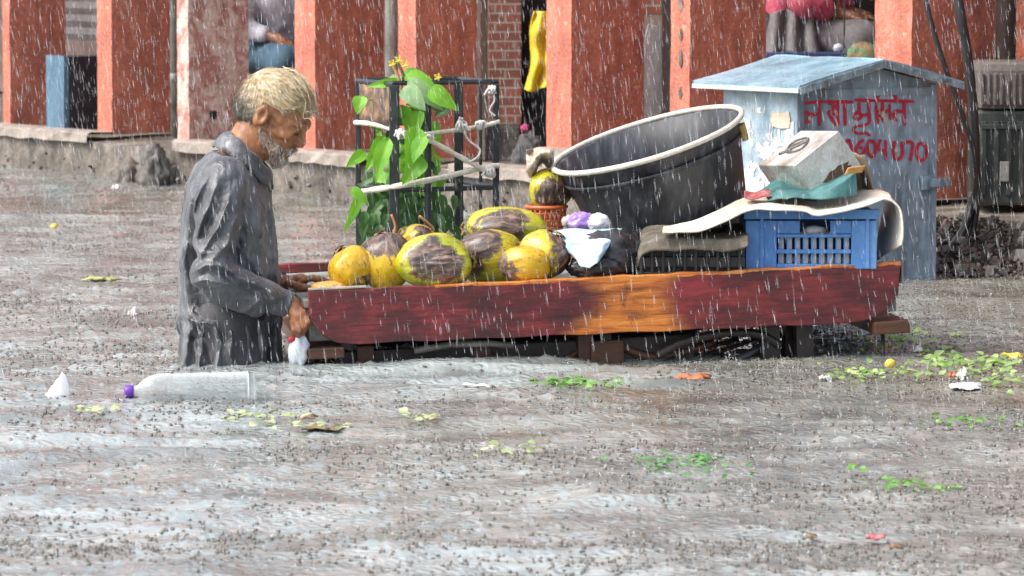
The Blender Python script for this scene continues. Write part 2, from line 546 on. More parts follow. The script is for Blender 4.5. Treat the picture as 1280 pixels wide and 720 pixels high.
PIL = [(-225, -216, -150, RED, None), (-105, -96, -25, RED, None),
       (4, 13, 83, RED, 'red limewashed pillar left of the black cabinet, at the left edge of the photo'),
       (122, 140, 213, RED, 'red limewashed pillar between the black cabinet and the pale flaking pillar'),
       (222, 236, 311, PALE, 'flaking pale pink pillar with a dark hole, behind the back of the old man'),
       (369, 394, 480, RED, 'red limewashed pillar in front of the old man\'s face'),
       (498, 520, 596, RED, 'red limewashed pillar behind the tree guard with brown front edge'),
       (683, 714, 805, RED, 'red limewashed pillar with a pale foot behind the coconut in the basket'),
       (838, 862, 957, RED, 'bright red limewashed pillar with chipped front edge behind the tilted black tub'),
       (1093, 1139, 1243, RED, 'red limewashed pillar between the blue kiosk and the electrical cabinet'),
       (1345, 1400, 1500, RED, None),
       (1560, 1625, 1760, RED, None)]
for xl, xc, xr, mt, lab in PIL:
    a, c = line_pt(xl), line_pt(xc)
    dep = span_in(c, xr)
    p = empty('arcade_pillar', (c.x, c.y, KZ), lab or 'red limewashed arcade pillar outside the photo', 'pillar', 'arcade pillars along the footpath')
    mb = MB(); slab(mb, a, c, dep, KZ, TOPZ, 44, .0022)
    mb.build('shaft', mt, p)
    if xl == 683:
        mb = MB(); slab(mb, a + LN * .012 - LD * .012, c + LN * .012 + LD * .012, dep + .02, KZ - .01, KZ + .10, 2, .004)
        mb.build('plinth', KERBTOP, p)
    if xl == 222:
        hp = P(266, 144, 20.35)
        d_ = span_in(c, 266); hp = c + LI * d_ + Vector((0, 0, 0)); hp.z = P(266, 144, hp.y).z
        mb = MB()
        hole = [hp + LD * .003 + LI * (.022 * math.cos(t) * (1 + .3 * math.sin(3 * t))) + Vector((0, 0, .028 * math.sin(t) * (1 + .25 * math.cos(2 * t)))) for t in [2 * PI * k / 14 for k in range(14)]]
        mb.add(hole, [tuple(range(14))]); mb.build('hole', DARKG, p)
    if xl == 838:
        mb = MB()
        for zz, s in ((.93, .03), (.80, .022), (.70, .03), (.56, .022)):
            q = a.lerp(c, .55) + LN * .004; q.z = zz
            mb.add([q + LD * (s * .5 * math.cos(t) * random.uniform(.7, 1.2)) + Vector((0, 0, s * 1.2 * math.sin(t) * random.uniform(.7, 1.2))) for t in [2 * PI * k / 9 for k in range(9)]], [tuple(range(9))])
        mb.build('chipped_patch', CEMENT, p)

# lintel, upper wall, roof slab, back wall
a, b_ = line_pt(-900), line_pt(2600)
mb = MB(); slab(mb, a - LN * -.02, b_ - LN * -.02, .42, TOPZ + .004, TOPZ + 1.0, 1); o = mb.build('upper_wall', RED, loc=a)
tag(o, 'red upper wall of the arcade above the pillars, outside the photo', 'wall')
mb = MB(); slab(mb, a + LI * .43, b_ + LI * .43, 3.0, TOPZ + .02, TOPZ + .25, 1); o = mb.build('veranda_ceiling', PLASTER, loc=a)
tag(o, 'grimy plaster ceiling of the arcade, outside the photo', 'ceiling')
BACK = 2.1
mb = MB(); slab(mb, a + LI * BACK, b_ + LI * BACK, .3, KZ, TOPZ, 1); o = mb.build('back_wall', PLASTER, loc=a + LI * BACK)
tag(o, 'dark grimy back wall of the arcade seen between the pillars', 'wall')

# ---- brick pieces
def brick_mat(name, c1, c2, mortar, sc, rot):
    m, nt, b, out = new_mat(name)
    co = ncoord(nt, (1, 1, 1), rot=rot)
    sx = nt.nodes.new('ShaderNodeSeparateXYZ'); nt.links.new(ncoord(nt), sx.inputs[0])
    cb = nt.nodes.new('ShaderNodeCombineXYZ')
    u = nmath(nt, 'ADD', nmath(nt, 'MULTIPLY', sx.outputs[0], rot[0]), nmath(nt, 'MULTIPLY', sx.outputs[1], rot[1]))
    nt.links.new(u, cb.inputs[0]); nt.links.new(sx.outputs[2], cb.inputs[1])
    bt = nt.nodes.new('ShaderNodeTexBrick')
    bt.inputs['Color1'].default_value = c4(c1); bt.inputs['Color2'].default_value = c4(c2); bt.inputs['Mortar'].default_value = c4(mortar)
    bt.inputs['Scale'].default_value = sc; bt.inputs['Mortar Size'].default_value = .03
    bt.inputs['Brick Width'].default_value = .6; bt.inputs['Row Height'].default_value = .28
    nt.links.new(cb.outputs[0], bt.inputs[0])
    n = nnoise(nt, ncoord(nt), 9, 4)
    c = nmix(nt, .6, bt.outputs[0], nramp(nt, n, [(.3, (.35, .35, .35)), (.7, (1, 1, 1))]), 'MULTIPLY')
    nt.links.new(c, b.inputs[0]); b.inputs['Roughness'].default_value = .8
    nbump(nt, b, nmath(nt, 'SUBTRACT', 1.0, bt.outputs['Fac']), .6, .006)
    return m
BR1 = brick_mat('red_brick', (.30, .10, .07), (.20, .075, .055), (.36, .30, .26), 6.5, (1, 0, 0))
BR2 = brick_mat('orange_brick', (.50, .20, .09), (.38, .15, .08), (.45, .34, .25), 5.0, (1, 0, 0))

def fbox(name, x0, x1, y0, y1, Y, dep, m, lab=None, cat=None, bev=.004, parent=None, yaw=0.0, group=None):
    """upright box whose front face spans the given pixels at distance Y"""
    a, c = P(x0, y1, Y), P(x1, y0, Y)
    ctr = Vector(((a.x + c.x) / 2, Y + dep / 2, (a.z + c.z) / 2))
    rot = Matrix.Translation(ctr) @ Matrix.Rotation(yaw, 4, 'Z')
    mb = MB().box((0, 0, 0), (c.x - a.x, dep, c.z - a.z), rot, bev)
    o = mb.build(name, m, parent, loc=None if parent is not None else Vector((ctr.x, ctr.y, a.z)))
    if lab: tag(o, lab, cat, group)
    return o

fbox('brick_pier', 611, 652, -330, 156, 19.6, .35, BR1, 'red brick pier behind the tree guard, left of the yellow cloth', 'brick pier')
fbox('wooden_post', 600, 609, -330, 150, 19.3, .06, mat('old_wood', [(.16, .10, .08), (.32, .22, .18)], 8, .7, (1, 1, .15)), 'thin brown wooden post left of the red brick pier', 'post')
fbox('stone_ledge', 606, 650, 158, 216, 19.2, .4, STONE, 'low grey stone ledge under the red brick pier', 'ledge', .01)
fbox('brick_pier', 1012, 1052, -330, 78, 18.2, .3, BR2, 'orange brick pier above the blue kiosk roof', 'brick pier')
fbox('iron_post', 1054, 1059, -330, 130, 17.6, .02, DARKG, 'thin black iron post above the blue kiosk roof, right of the orange bricks', 'post')
fbox('brick_pier', 804, 828, -330, 19, 18.7, .3, BR1, 'dark brick pier above the upright grey stone slab', 'brick pier')
# upright stone slab
mb = MB()
prof = [(0, 0), (.085, 0), (.088, .2), (.083, .36), (.06, .43), (.02, .44), (.004, .38), (-.003, .2)]
q = P(805, 150, 18.4)
mb.prism(prof, lambda u, v, t: Vector((q.x + u, 18.4 + t, q.z + v * .99 - .02)), 0, .12)
tag(mb.build('stone_slab', mat('pale_stone', [(.22, .21, .22), (.36, .34, .36), (.46, .44, .46)], 8, .7, (1, 1, .4)), loc=q), 'upright pale grey stone slab between two red pillars behind the tub', 'stone')
fbox('wooden_plank', 827, 840, -100, 145, 18.3, .05, mat('grey_wood', [(.12, .10, .085), (.25, .22, .19)], 9, .7, (1, 1, .1)), 'greyish upright plank beside the pale stone slab', 'plank')

# pipes and poles between pillars
def pole(name, px, w, Y, m, lab, z0=KZ, z1=TOPZ):
    x = P(px, 100, Y).x; r = w / F * Y / 2
    mb = MB().lathe([(r, z0), (r, z1)], 14, Matrix.Translation((x, Y, 0)))
    for zz in np.arange(z0 + .3, z1, .9):
        mb.lathe([(r, zz - .02), (r * 1.22, zz - .018), (r * 1.22, zz + .018), (r, zz + .02)], 14, Matrix.Translation((x, Y, 0)))
    return tag(mb.build(name, m, loc=(x, Y, z0)), lab, 'pipe')
pole('drainpipe', 217.5, 8, 20.75, STEEL, 'grey green drainpipe between the red pillar and the flaking pale pillar')
pole('drainpipe', 489, 15, 19.05, mat('whitewashed_pipe', [(.16, .14, .12), (.42, .39, .36), (.55, .52, .5)], 14, .6, (1, 1, .4)), 'patchy whitewashed pipe above the left part of the tree guard')
fbox('wall_panel', 1262, 1340, -300, 300, 16.9, .3, RED, 'narrow strip of red wall right of the dark brown pipe', 'wall')
pole('drainpipe', 1257, 25, 16.15, mat('dark_brown_pipe', [(.045, .035, .032), (.11, .075, .065)], 8, .5), 'dark brown pipe rising behind the electrical cabinet', z0=KZ)

# black cabinet with blue side
ca, cc = line_pt(58, .02), line_pt(80, .02)
t = empty('metal_cabinet', (cc.x, cc.y, KZ), 'low black metal cabinet with pale blue front between the two leftmost pillars', 'cabinet')
BLUEP = mat('faded_blue_paint', [(.05, .10, .15), (.09, .18, .26), (.15, .26, .35)], 9, .5, (1, 1, .3), fine=.3)
zt = P(80, 70, cc.y).z
mb = MB(); slab(mb, ca, cc, .03, KZ, zt, 3, .001); mb.build('front', BLUEP, t)
mb = MB(); slab(mb, ca + LI * .032, cc + LI * .032, span_in(cc, 135), KZ, zt - .004, 3, .001); mb.build('body', mat('black_cabinet_paint', [(.015, .018, .024), (.035, .045, .06)], 5, .35), t)
q = cc + LI * .2; q.z = KZ + .19
mb = MB(); mb.tube([q + LD * .001 + LI * -.03, q + LD * .02 + LI * -.03, q + LD * .02 + LI * .03, q + LD * .001 + LI * .03], .005, 6); mb.build('handle', DARKG, t)
# grey shutter behind cabinet
mb = MB()
sa, sc_ = line_pt(60, -.75), line_pt(140, -.75)
rows = []
for i in range(40):
    z = .62 + i * .035
    rows.append([p + LN * (.012 * math.sin(i * PI)) + LN * (.012 if i % 2 else 0) + Vector((0, 0, z)) for p in (sa, sc_)])
mb.grid(rows, smooth=False, thick=.01)
tag(mb.build('rolling_shutter', mat('shutter_grey', [(.10, .09, .09), (.17, .155, .155)], 5, .5), loc=sa), 'grey ribbed shutter hanging above the black cabinet', 'shutter')

# boulder in front of kerb
def lump(name, c, r, m, amp=.12, fr=9, seed=0, parent=None, lab=None, cat=None, group=None, sub=4, zs=1.0, flat=None):
    bm = bmesh.new(); bmesh.ops.create_icosphere(bm, subdivisions=sub, radius=1)
    p = np.array([v.co[:] for v in bm.verts])
    r = np.array(r if hasattr(r, '__len__') else (r, r, r), float)
    n = 1 + amp * fbm(p * fr / 4 + seed * 7.7, 3) + amp * .6 * ridge(p * fr / 2.2 + seed * 3.1)
    q = p * n[:, None] * r
    for v, x in zip(bm.verts, q): v.co = Vector(x) + Vector(c)
    for f in bm.faces: f.smooth = True
    me = bpy.data.meshes.new(name); bm.to_mesh(me); bm.free()
    o = link_mesh(name, me, m, parent, loc=None if parent is not None else Vector(c) - Vector((0, 0, r[2])))
    if lab: tag(o, lab, cat, group)
    return o
q = line_pt(190, .24); q.z = .04
lump('boulder', q, (.075, .075, .15), STONE, .25, 10, 3, lab='grey stone leaning on the kerb left of the old man', cat='stone')
q = line_pt(158, .22); q.z = .0
lump('boulder', q, (.08, .08, .10), CEMENT, .25, 10, 5, lab='small brown lump of broken kerb left of the larger grey stone', cat='stone')

# yellow cloth hanging
YEL = mat('yellow_cloth', [(.62, .40, .015), (.80, .58, .03), (.86, .68, .10)], 10, .7, (1, 1, .5), fine=.2)
rows = []
Yc = 18.9
for i in range(26):
    v = i / 25
    y = 14 + v * 98
    row = []
    for j in range(13):
        u = j / 12
        x0 = 667 - 9 * v - 3 * math.sin(v * 7); x1 = 700
        x = x0 + (x1 - x0) * u
        p = P(x, y + 3 * math.sin(u * 8) * v, Yc)
        p.y += .03 * math.sin(u * 14 + v * 3) + .015 * math.sin(v * 15 + u * 3)
        row.append(p)
    rows.append(row)
tag(MB().grid(rows, thick=.004).build('hanging_cloth', YEL, loc=P(675, 110, Yc)), 'bright yellow cloth hanging in the dark doorway left of a red pillar', 'cloth')
fbox('doorway_infill', 648, 690, -300, 200, 19.9, .05, mat('charcoal_fill', [(.025, .025, .028), (.07, .07, .075)], 6, .8, (1, 1, .2)), 'charcoal curtain in the doorway behind the yellow cloth', 'infill')  # flat charcoal box filling the doorway
lump('flower', P(656, 160, 19.0), (.018, .018, .018), mat('magenta_petals', [(.45, .02, .12), (.6, .05, .2)], 30, .6), .3, 12, 2, lab='tiny magenta flower below the yellow cloth', cat='flower', sub=3)
lump('cloth_bundle', P(662, 197, 18.9), (.07, .06, .10), mat('grey_rag', [(.05, .05, .055), (.13, .12, .12)], 8, .8), .3, 8, 4, lab='dark cloth bundle on the footpath below the yellow cloth', cat='bundle')

# ================================================================== BLUE KIOSK
KD = Vector((-0.59, 0.81, 0)).normalized()      # into the kiosk
KW = Vector((-0.81, -0.59, 0)).normalized()     # along its front, to the left
KR = P(1168, 345, 15.0); KR.z = 0
KWID, KDEP = .645, .40
KIOSK = mat('kiosk_blue_paint', [(.13, .18, .215), (.30, .415, .50), (.44, .55, .62)], 6, .45, (1, 1, .28), .35, .004, 20, lo=.34, hi=.60, fine=.45, detail=8)
RUST = mat('rust', [(.07, .035, .02), (.17, .08, .04)], 14, .8)
def kp(w, d, z): return KR + KW * w + KD * d + Vector((0, 0, z))
t = empty('kiosk', (KR + KW * KWID / 2 + KD * KDEP / 2 + Vector((0, 0, STREET))), 'blue painted metal kiosk with a gable roof and red hand-painted writing', 'kiosk')
EZ, RZ = .685, .757
poly = [(0, STREET), (KWID, STREET), (KWID, EZ), (KWID / 2, RZ), (0, EZ)]
mb = MB().prism(poly, lambda u, v, tt: kp(u, tt, v), 0, KDEP)
mb.build('body', KIOSK, t)
# frame strips on the front, slightly proud
mb = MB()
for (w0, w1, z0, z1) in ((0, .03, STREET, EZ - .002), (KWID - .03, KWID, STREET, EZ - .002), (.03, KWID - .03, -.03, 0.0), (.03, KWID - .03, EZ - .035, EZ - .01)):
    mb.hexa([kp(w0, -.007, z0), kp(w1, -.007, z0), kp(w1, .001, z0), kp(w0, .001, z0), kp(w0, -.007, z1), kp(w1, -.007, z1), kp(w1, .001, z1), kp(w0, .001, z1)])
mb.build('door_frame', KIOSK, t)
ROOFM = mat('pale_blue_roof_sheet', [(.15, .26, .33), (.24, .385, .47), (.37, .50, .57)], 6, .3, (1, 1, 1), .25, .003, 20, fine=.2, spec=.6)
ov, of, ob = .055, .085, .10
mb = MB()
def roofhalf(w0, z0, w1, z1):
    n = 10
    rows = []
    for i in range(n + 1):
        f = i / n
        row = []
        for j in range(9):
            g_ = j / 8
            row.append(kp(w0 + (w1 - w0) * f, -of + (KDEP + of + ob) * g_, z0 + (z1 - z0) * f + .003 * math.sin(g_ * 9 + f * 4) + .012))
        rows.append(row)
    mb.grid(rows, smooth=False, thick=.012)
dz = (RZ - EZ) / (KWID / 2) * ov
roofhalf(KWID + ov, EZ - dz, KWID / 2 - .002, RZ)
roofhalf(KWID / 2 + .002, RZ, -ov, EZ - dz)
mb.build('roof', ROOFM, t)
mb = MB()
for (w0, z0, w1, z1) in ((KWID + ov, EZ - dz, KWID / 2, RZ), (KWID / 2, RZ, -ov, EZ - dz)):
    a, c = kp(w0, -of - .006, z0 + .006), kp(w1, -of - .006, z1 + .006)
    u = Vector((0, 0, .022))
    mb.hexa([a - u * .6, c - u * .6, c - u * .6 + KD * .005, a - u * .6 + KD * .005, a + u * .5, c + u * .5, c + u * .5 + KD * .005, a + u * .5 + KD * .005])
mb.build('bargeboard', mat('weathered_bargeboard', [(.09, .11, .11), (.22, .30, .33), (.36, .45, .48)], 16, .5), t)
mb = MB()
a = kp(KWID + ov + .002, -of, EZ - dz); c = kp(KWID + ov + .002, KDEP + ob, EZ - dz)
mb.hexa([a + Vector((0, 0, -.002)), c + Vector((0, 0, -.002)), c + Vector((0, 0, -.002)) + KW * .006, a + Vector((0, 0, -.002)) + KW * .006, a + Vector((0, 0, .014)), c + Vector((0, 0, .014)), c + Vector((0, 0, .014)) + KW * .006, a + Vector((0, 0, .014)) + KW * .006])
mb.build('eave_strip', mat('bright_eave', [(.45, .52, .55), (.62, .66, .66)], 9, .4), t)
# latch box on the right edge
mb = MB()
q = kp(.02, -.004, .335)
rotk = Matrix.Translation(q) @ Matrix((( -KW.x, -KD.x, 0, 0), (-KW.y, -KD.y, 0, 0), (0, 0, 1, 0), (0, 0, 0, 1)))
mb.box((.02, .016, 0), (.085, .032, .032), rotk, .004); mb.box((-.03, .006, 0), (.05, .012, .05), rotk, .003)
mb.build('latch', KIOSK, t)
# remains of posters on the left side, and a small label near the corner
def side_pt(d, z, o=.003): return kp(KWID + o, d, z)
m, nt, b, out = new_mat('poster_remains')
b.inputs['Roughness'].default_value = .7
pn = nnoise(nt, ncoord(nt, (1, 1, .7)), 9, 7, .7, .6)
zz_ = nt.nodes.new('ShaderNodeSeparateXYZ'); nt.links.new(ncoord(nt), zz_.inputs[0])
pm = nmath(nt, 'ADD', pn, nmath(nt, 'MULTIPLY', nmath(nt, 'SUBTRACT', .95, zz_.outputs[2]), .35)); pm = nmath(nt, 'ADD', pm, .10)
al = nramp(nt, pm, [(.50, (0, 0, 0)), (.53, (1, 1, 1))])
nt.links.new(nramp(nt, nnoise(nt, ncoord(nt), 26, 5, .7), [(.36, (.34, .36, .40)), (.52, (.62, .63, .66)), (.66, (.76, .76, .77))]), b.inputs[0])
tr = nt.nodes.new('ShaderNodeBsdfTransparent'); mx = nt.nodes.new('ShaderNodeMixShader')
nt.links.new(al, mx.inputs[0]); nt.links.new(tr.outputs[0], mx.inputs[1]); nt.links.new(b.outputs[0], mx.inputs[2]); nt.links.new(mx.outputs[0], out.inputs[0])
MB().grid([[side_pt(.01 + .385 * j_ / 8, -.05 + .66 * i_ / 8) for j_ in range(9)] for i_ in range(9)], smooth=False).build('torn_poster', m, t)
ps = [side_pt(.03 + dd_, .545 + zz2, .0045) for dd_, zz2 in ((0, 0), (.05, -.004), (.095, .003), (.10, .03), (.096, .055), (.05, .052), (.004, .058), (-.004, .03))]
MB().add(ps + [p + KW * .0015 for p in ps], [tuple(range(8)), tuple(range(15, 7, -1))] + [(i_, (i_ + 1) % 8, 8 + (i_ + 1) % 8, 8 + i_) for i_ in range(8)]).build('label_sheet', mat('cream_label', [(.50, .45, .33), (.66, .60, .48)], 18, .7), t)
# red writing, brushed strokes (points in the photograph's pixels, on the front plane)
def on_front(px, py, off=.0022):
    o = kp(0, -off, 0); n_ = -KD; d = ray(px, py); c0 = Vector((0, 0, CAMZ))
    return c0 + d * ((o - c0).dot(n_) / d.dot(n_))
def stroke_mesh(mb, pts, w):
    pts = [Vector((x, y)) for x, y in pts]
    # smooth
    den = []
    for i in range(len(pts) - 1):
        p0, p1, p2, p3 = pts[max(i - 1, 0)], pts[i], pts[i + 1], pts[min(i + 2, len(pts) - 1)]
        for s in range(6):
            u = s / 6
            den.append(.5 * (2 * p1 + (p2 - p0) * u + (2 * p0 - 5 * p1 + 4 * p2 - p3) * u * u + (3 * p1 - p0 - 3 * p2 + p3) * u ** 3))
    den.append(pts[-1])
    L, Rr = [], []
    for i, p in enumerate(den):
        d = den[min(i + 1, len(den) - 1)] - den[max(i - 1, 0)]
        if d.length < 1e-6: d = Vector((1, 0))
        d.normalize(); nn = Vector((-d.y, d.x))
        ww = w * (1 + .12 * math.sin(i * 1.9) + random.uniform(-.06, .06)) * (.75 if i in (0, len(den) - 1) else 1)
        L.append(p + nn * ww); Rr.append(p - nn * ww)
    off = stroke_mesh.off = stroke_mesh.off + .00004
    vs = [on_front(p.x, p.y, off) for p in L] + [on_front(p.x, p.y, off) for p in Rr]
    k = len(L)
    mb.add(vs, [(i, i + 1, k + i + 1, k + i) for i in range(k - 1)])
stroke_mesh.off = .0024
REDP = mat('red_sign_paint', [(.40, .010, .035), (.60, .018, .06)], 18, .55, fine=.25)
mb = MB()
S = lambda pts, w=2.05: stroke_mesh(mb, pts, w)
# first word
S([(1002, 129), (1030, 127)]); S([(1024, 128), (1024.5, 157)]); S([(1024, 143), (1013, 143)]); S([(1013, 143), (1007, 140), (1004, 145), (1006, 152), (1012, 151), (1012, 144)])
S([(1031, 127), (1067, 127.5)]); S([(1036, 129), (1042, 131), (1041, 138), (1036, 141), (1045, 157)]); S([(1047, 129), (1047.5, 158)]); S([(1041, 143), (1047, 142)]); S([(1056, 129), (1056.5, 157)])
# second word
S([(1068, 125), (1143, 127)])
S([(1074, 128), (1074, 142)]); S([(1074, 142), (1070, 141), (1068, 146), (1073, 149), (1077, 145), (1074, 141)]); S([(1076, 144), (1088, 143)]); S([(1086, 128), (1087, 154)])
S([(1087, 154), (1078, 157), (1070, 158), (1067, 163), (1073, 167), (1082, 166), (1088, 170)], 1.6)
S([(1097, 155), (1096, 128), (1100, 117), (1110, 113), (1118, 118), (1121, 127)], 2.1)
S([(1103, 128), (1104, 152)]); S([(1104, 137), (1098, 137), (1097, 144), (1103, 144), (1110, 138), (1114, 142)], 1.7)
S([(1112, 130), (1113, 150)], 1.7); S([(1130, 128), (1131, 157)]); S([(1130, 140), (1121, 139), (1117, 145), (1121, 152)])
# number
S([(1058, 178), (1061, 175), (1064, 183), (1065, 197)], 1.9)
S([(1080, 175), (1073, 180), (1070, 188), (1073, 194), (1079, 192), (1080, 186), (1074, 184)])
S([(1089, 175), (1085, 180), (1085, 190), (1090, 196), (1094, 190), (1094, 180), (1089, 175)])
S([(1101, 174), (1098, 186), (1108, 188)], 1.8); S([(1107, 175), (1107, 200)], 1.9)
S([(1118, 176), (1117, 192), (1120, 199), (1126, 197), (1128, 190), (1127, 177)])
S([(1131, 178), (1140, 178), (1140, 188), (1138, 201)])
S([(1152, 178), (1147, 183), (1146, 194), (1151, 201), (1157, 196), (1158, 185), (1152, 178)])
mb.build('lettering', REDP, t, fix=False)
# peeled paint spots on the front
for k, (x, y, s) in enumerate([(1104, 143, 5), (1107, 150, 4), (1099, 136, 3), (1121, 187, 4), (1012, 148, 3), (1076, 205, 3)]):
    ps = [on_front(x + s * .7 * math.cos(a) * random.uniform(.6, 1.2), y + s * math.sin(a) * random.uniform(.6, 1.2), .0046 + k * .0002) for a in [2 * PI * i / 9 for i in range(9)]]
    MB().add(ps, [tuple(range(9))]).build('peeled_spot', mat('bare_primer', [(.42, .30, .17), (.66, .58, .46)], 30, .7), t, fix=False)

# ================================================================== ELECTRICAL CABINET AND CABLES
q = P(1222, 255, 15.75); q2 = P(1338, 75, 15.75)
t = empty('electrical_cabinet', (q.x + .15, 15.8, KZ), 'old dark ribbed electrical cabinet with a lighter rounded cap at the right edge', 'cabinet')
x0, x1, zt = q.x, q2.x, P(1222, 78, 15.75).z
zm = P(1222, 138, 15.75).z
ECAB = mat('mossy_black_iron', [(.018, .022, .02), (.05, .06, .055), (.13, .12, .10)], 9, .5, (1, 1, .4), .6, .006, 30, lo=.35, hi=.75)
ECAP = mat('dusty_iron', [(.08, .068, .06), (.19, .165, .15)], 8, .6, (1, 1, .5), .5, .005)
mb = MB().box(((x0 + x1) / 2, 15.95, (KZ + zm) / 2), (x1 - x0, .4, zm - KZ - .002), None, .012); mb.build('body', ECAB, t)
mb = MB().box(((x0 + x1) / 2 + .004, 15.95, (zm + zt) / 2), (x1 - x0 + .008, .42, zt - zm - .002), None, .03); mb.build('cap', ECAP, t)
mb = MB()
for i in range(14):
    x = x0 + .012 + i * .024
    mb.box((x, 15.738, (zm + zt) / 2 - .01), (.012, .014, (zt - zm) * .66), None, .003)
mb.build('cap_rib', ECAP, t)
mb = MB()
for i in range(7):
    x = x0 + .02 + i * .047
    mb.box((x, 15.745, (KZ + zm) / 2), (.02, .02, zm - KZ - .08), None, .004)
mb.box(((x0 + x1) / 2, 15.738, zm - .06), (x1 - x0 - .02, .012, .02), None, .003)
mb.build('body_rib', ECAB, t)
mb = MB().box((P(1255, 218, 15.74).x, 15.728, P(1255, 215, 15.7).z), (.035, .008, .075), None, .003)
mb.build('notice_plate', mat('worn_plate', [(.16, .17, .16), (.30, .30, .27)], 14, .5), t)

BLK = mat('black_cable', [(.012, .012, .014), (.03, .03, .033)], 12, .4)
def spline(pts, n=8):
    out = []
    for i in range(len(pts) - 1):
        p0, p1, p2, p3 = [Vector(pts[max(0, min(len(pts) - 1, k))]) for k in (i - 1, i, i + 1, i + 2)]
        for s in range(n):
            u = s / n
            out.append(.5 * (2 * p1 + (p2 - p0) * u + (2 * p0 - 5 * p1 + 4 * p2 - p3) * u * u + (3 * p1 - p0 - 3 * p2 + p3) * u ** 3))
    out.append(Vector(pts[-1]))
    return out
def cable(pxs, Y, r, lab, m=BLK):
    pts = spline([P(x, y, Y + d) for x, y, d in pxs])
    o = MB().tube(pts, r, 8).build('cable', m, loc=pts[-1])
    return tag(o, lab, 'cable', 'cables hanging beside the kiosk')
cable([(1120, -180, .1), (1157, 0, 0), (1180, 80, 0), (1205, 150, 0), (1219, 200, 0), (1216, 260, 0), (1200, 300, 0), (1175, 335, -.1)], 15.35, .0095, 'thin black cable slanting down from upper left of the pair')
cable([(1175, -180, .1), (1198, 0, 0), (1208, 60, 0), (1216, 130, 0), (1219, 200, 0), (1219, 260, 0), (1205, 310, 0), (1182, 345, -.1)], 15.42, .018, 'thick black cable hanging almost straight down beside the electrical cabinet')
cable([(1219, 205, 0), (1222, 250, 0), (1212, 300, 0), (1190, 335, 0), (1168, 340, -.1)], 15.36, .012, 'black cable loop bending down to the water beside the kiosk')
cable([(1214, 240, 0), (1202, 285, 0), (1178, 318, 0), (1160, 345, -.1)], 15.3, .006, 'thin grey cable curving outermost of the tangle beside the kiosk', STEEL)

# rubble at the foot of the footpath, right
RUB = [mat('rubble_%d' % i, [c, tuple(min(1, x * 2.4) for x in c)], 14, .7, bump=.8, bdist=.008) for i, c in enumerate([(.025, .021, .019), (.055, .044, .037), (.10, .096, .09), (.075, .045, .034)])]
mb = MB()
def chip(mb, c, s):
    bm = bmesh.new(); bmesh.ops.create_cube(bm, size=1.5)
    for v_ in bm.verts: v_.co = v_.co * random.uniform(.6, 1.15)
    rot = Euler((random.random() * 6, random.random() * 6, random.random() * 6)).to_matrix()
    sc = Vector((random.uniform(.6, 1.2), random.uniform(.6, 1.2), random.uniform(.4, .8))) * s
    bm.verts.index_update()
    mb.add([rot @ Vector((v.co.x * sc.x * random.uniform(.8, 1.15), v.co.y * sc.y * random.uniform(.8, 1.15), v.co.z * sc.z)) + c for v in bm.verts], [[v.index for v in f.verts] for f in bm.faces])
    bm.free()
for i in range(2600):
    px = random.uniform(1120, 1420); base = line_pt(px, .14)
    o_ = random.random()
    q = base + LN * (o_ * .42); q.z = .17 * (1 - o_) ** 1.1 - .01 + random.uniform(-.02, .02)
    chip(mb, q, random.uniform(.005, .015) if random.random() < .92 else .03)
o = mb.build('rubble', RUB[1], loc=line_pt(1230, .3), fix=False)
for mm in RUB: 
    if mm is not RUB[1]: o.data.materials.append(mm)
for f in o.data.polygons: f.material_index = (f.index // 20) % 4
tag(o, 'heap of wet brown rubble at the footpath edge under the electrical cabinet', 'rubble', kind='stuff')
mb = MB()
for i in range(150):
    px = random.uniform(-60, 640); base = line_pt(px, .135)
    q = base + LN * random.uniform(0, .05); q.z = random.uniform(-.02, .02 + .1 * random.random())
    chip(mb, q, random.uniform(.006, .017))
o = mb.build('rubble', RUB[2], loc=line_pt(100, .2), fix=False)
for mm in (RUB[0], RUB[1]): o.data.materials.append(mm)
for f in o.data.polygons: f.material_index = (f.index // 20) % 3
tag(o, 'small broken stones along the face of the footpath', 'rubble', kind='stuff')

# ================================================================== TREE GUARD WITH CREEPER
GB = mat('black_guard_iron', [(.012, .016, .018), (.04, .05, .052)], 12, .4, bump=.3)
gA, gB_, gD = P(493, 300, 13.8), P(620, 300, 13.95), P(448, 300, 14.12)
for q in (gA, gB_, gD): q.z = 0
gC = gB_ + (gD - gA)
t = empty('tree_guard', ((gA.x + gC.x) / 2, (gA.y + gC.y) / 2, STREET), 'black iron tree guard tied with white sticks around a green creeper', 'tree guard')
GT = P(493, 106, 13.8).z
for (q, r) in ((gA, .016), (gB_, .011), (gC, .013), (gD, .009)):
    MB().box((q.x, q.y, (STREET + GT) / 2), (r * 2, r * 2, GT - STREET), None, .003).build('post', GB, t)
def bar(a, b, r): return MB().tube([a, b], r, 6, smooth=False)
for k, (a, b_, zs) in enumerate(((gA, gB_, (.005, -.345)), (gB_, gC, (.003, -.343)), (gC, gD, (.004, -.341)), (gD, gA, (.002, -.347)))):
    for zz in zs:
        d = (b_ - a).normalized()
        MB().tube([a + Vector((0, 0, GT + zz)) - d * .004, b_ + Vector((0, 0, GT + zz)) + d * .004], .009, 6, smooth=False).build('rail', GB, t)
for (a, b_, f, w) in ((gA, gB_, .33, .013), (gA, gB_, .66, .006), (gB_, gC, .4, .006), (gC, gD, .33, .005), (gC, gD, .6, .005), (gD, gA, .45, .004)):
    q = a.lerp(b_, f)
    MB().tube([Vector((q.x, q.y, STREET)), Vector((q.x, q.y, GT - .01))], w, 6, smooth=False).build('bar', GB, t)
